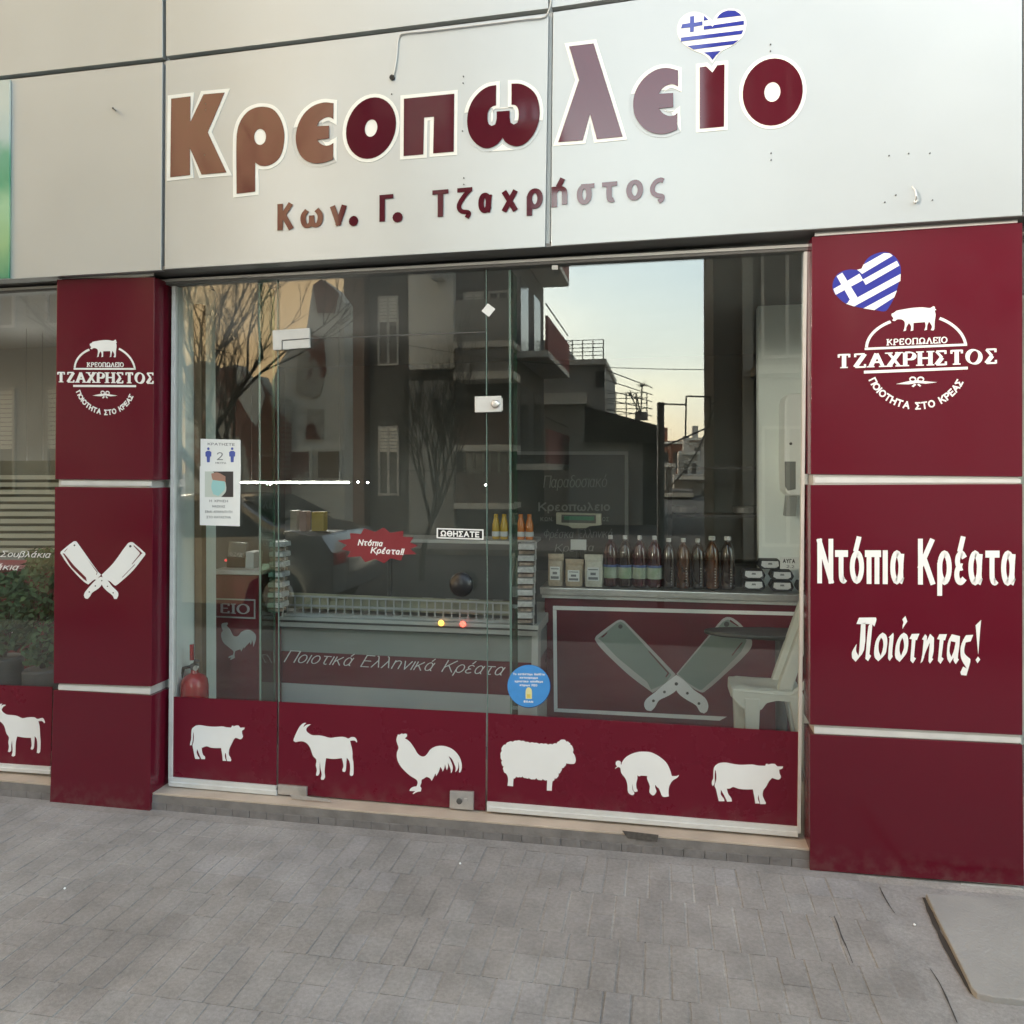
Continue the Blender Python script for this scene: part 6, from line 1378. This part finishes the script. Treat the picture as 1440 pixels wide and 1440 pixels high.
# ------------------------------------------------------------------ trees
bark = mat('bark', (.06, .05, .035), .9, var=.3, scale=8)
def bare_tree(base, h, label, seed, spread=.5, up_=1.0):
    rg = random.Random(seed); t_ = thing('bare_tree', label, 'tree', base); tr = MB(); br = MB()
    def grow_(p, d_, L, r, lvl):
        pts = [p]; q = p.copy(); dd = d_.copy(); n_ = 4
        for i in range(n_):
            dd = (dd + Vector((rg.uniform(-.16, .16), rg.uniform(-.16, .16), rg.uniform(-.03, .12)))).normalized(); q = q + dd*L/n_; pts.append(q.copy())
        (tr if lvl == 0 else br).tube(pts, r, 6 if lvl < 2 else 4, r2=r*.55, cap=False)
        if lvl >= 6 or r < .0022: return
        for i in range(rg.choice((2, 3, 3)) if lvl else 7):
            f_ = rg.uniform(.35, 1) if lvl else rg.uniform(.75, 1); s = pts[min(n_, max(1, round(f_*n_)))]
            nd = (dd + Vector((rg.uniform(-1, 1)*spread, rg.uniform(-1, 1)*spread, rg.uniform(-.1, .5)*up_))).normalized(); grow_(s, nd, L*rg.uniform(.66, .92), r*rg.uniform(.5, .66), lvl + 1)
    grow_(Vector(base), Vector((.02, 0, 1)), h*.34, .055, 0)
    tr.build('trunk', bark, t_, smooth=True); br.build('branches', bark, t_, smooth=True)
b1 = RV(285, 663, 9.5); bare_tree((b1.x, b1.y, -.005), 5.6, 'bare forked tree on the pavement reflected at the left of the window', 5, .75, .7)
b2 = RV(592, 663, 11.5); bare_tree((b2.x, b2.y, -.14), 3.6, 'young thin bare tree reflected in the middle of the door', 9, .5, 1.2)
b3 = RV(330, 663, 12.5); bare_tree((b3.x, b3.y, -.14), 5.2, 'second bare tree standing behind the forked one', 21, .7, .7)
# bushes
leaf = mat('plant_leaf', (.06, .115, .045), .7, var=.4, scale=6)
def plant(px, Yp_, r_, z0, h_, label, seed):
    rg = random.Random(seed); b_ = at(px, 900, Yp_); t_ = thing('potted_plant', label, 'plant', (b_.x, b_.y, zs)); mb = MB()
    for k in range(900):
        a1, u = rg.uniform(0, 2*math.pi), rg.random(); rr_ = r_*(rg.random()**.45)*(.6 + .4*math.sin(u*3.1)); p = Vector((b_.x + rr_*math.cos(a1), b_.y + rr_*math.sin(a1), z0 + u*h_))
        d1 = Vector((rg.uniform(-1,1), rg.uniform(-1,1), rg.uniform(-1,1))).normalized()*.024; d2 = d1.orthogonal().normalized()*.011
        mb.quad(p - d1, p + d2, p + d1, p - d2)
    mb.build('foliage', leaf, t_)
    st_ = MB()
    for k in range(7): a1 = k; st_.tube([(b_.x, b_.y, z0 - .1), (b_.x + r_*.5*math.cos(a1), b_.y + r_*.5*math.sin(a1), z0 + h_*.7)], .006, 5, r2=.002)
    st_.build('stems', bark, t_); MB().lathe((b_.x, b_.y, zs), [(.07, 0), (.08, .02), (.1, z0 - zs - .04), (.09, z0 - zs - .03)], 18).build('pot', M['dark'], t_, smooth=True)
plant(4, .36, .15, .62, .42, 'green leafy plant in a dark pot at the far left photo edge', 3)
plant(60, .42, .14, .55, .62, 'taller green leafy plant in the far left window beside the pillar', 4)

# ------------------------------------------------------------------ parked cars
def car(cx_, cy_, label, paint, lit=False, flip=1):
    t_ = thing('parked_car', label, 'car', (cx_, cy_, -.13)); z0 = -.13
    L = 4.1; W = 1.68
    prof = [(-2.05, .32), (-2.05, .62), (-1.98, .78), (-1.2, .90), (-.55, 1.36), (.0, 1.46), (.75, 1.44), (1.35, 1.12), (1.9, 1.0), (2.05, .8), (2.05, .34)]
    low = [(1.75, .22), (1.68, .45), (1.4, .62), (1.1, .45), (1.02, .2), (-.95, .2), (-1.02, .45), (-1.3, .62), (-1.6, .45), (-1.68, .22)]
    pts = prof + low
    mb = MB(); n_ = len(pts); rows = [(-.5, .93), (-.47, .985), (-.3, 1), (.3, 1), (.47, .985), (.5, .93)]
    for s_, sc in rows:
        for x, z in pts:
            tum = 1 - max(0, z - .88)*.32; mb.v.append((cx_ + flip*x*sc, cy_ + s_*W*tum, z0 + (z if z > .5 else z) * (1 if sc == 1 else (.985 if z > .9 else 1))))
    for r_ in range(5):
        for k in range(n_): k2 = (k+1) % n_; mb.f.append((r_*n_+k, r_*n_+k2, (r_+1)*n_+k2, (r_+1)*n_+k))
    mb.f.append(tuple(range(n_))); mb.f.append(tuple(5*n_ + k for k in range(n_-1, -1, -1)))
    mb.build('body', paint, t_, smooth=True)
    for sy in (-1, 1):
        for q in ([(-.98, .93), (-.48, 1.32), (-.02, 1.39), (-.02, .95)], [(.04, .95), (.04, 1.39), (.68, 1.37), (1.12, 1.1), (1.1, .98)]):
            yy = lambda z: cy_ + sy*(W/2*(1 - max(0, z-.88)*.32) + .004)
            MB().prism([(cx_ + flip*x, yy(z), z0 + z) for x, z in q], (0, -sy*.02, 0)).build('side_window', win, t_)
    for (xa1, za1, xb1, zb1) in ((-1.17, .94, -.6, 1.34), (1.32, 1.16, .82, 1.41)):
        s1 = .012 if xa1 < 0 else .012
        MB().prism([(cx_ + flip*xa1, cy_ - .7, z0 + za1 + s1), (cx_ + flip*xa1, cy_ + .7, z0 + za1 + s1), (cx_ + flip*xb1, cy_ + .6, z0 + zb1 + s1), (cx_ + flip*xb1, cy_ - .6, z0 + zb1 + s1)], (0, 0, -.01)).build('windscreen', win, t_)
    for wx in (-1.31, 1.39):
        for sy in (-1, 1):
            wc = (cx_ + flip*wx, cy_ + sy*(W/2 - .1), z0 + .31)
            wh = MB().lathe(wc, [(.2, -.11), (.31, -.1), (.31, .1), (.2, .11)], 24, 'y').build('wheel', M['rubber'], t_, smooth=True)
            MB().lathe((wc[0], wc[1] + sy*.112, wc[2]), [(.19, -.004), (.18, .012 ), (.05, .016)], 20, 'y').build('rim', M['steel'], wh, smooth=False)
    for sy in (-1, 1):
        MB().box(cx_ + flip*2.0 - .05, cy_ + sy*.62 - .15, z0 + .66, cx_ + flip*2.0 + .06, cy_ + sy*.62 + .15, z0 + .8).build('tail_light', M['extred'], t_, bevel=.02)
        MB().box(cx_ - flip*1.98 - .06, cy_ + sy*.6 - .16, z0 + .6, cx_ - flip*1.98 + .05, cy_ + sy*.6 + .16, z0 + .74).build('headlight', M['steel'], t_, bevel=.02)
    MB().box(cx_ - 2.1, cy_ - .26, z0 + .4, cx_ - 2.06, cy_ + .26, z0 + .51).build('number_plate', M['vinyl'], t_)
    return t_
car(-5.7, -5.4, 'silver hatchback parked at the kerb, reflected behind the starburst sticker', mat('silver_paint', (.2, .21, .215), .22, metal=.5, coat=.8))
car(5.4, -5.4, 'black hatchback parked at the kerb to the right', mat('black_paint', (.015, .015, .017), .22, coat=.8))
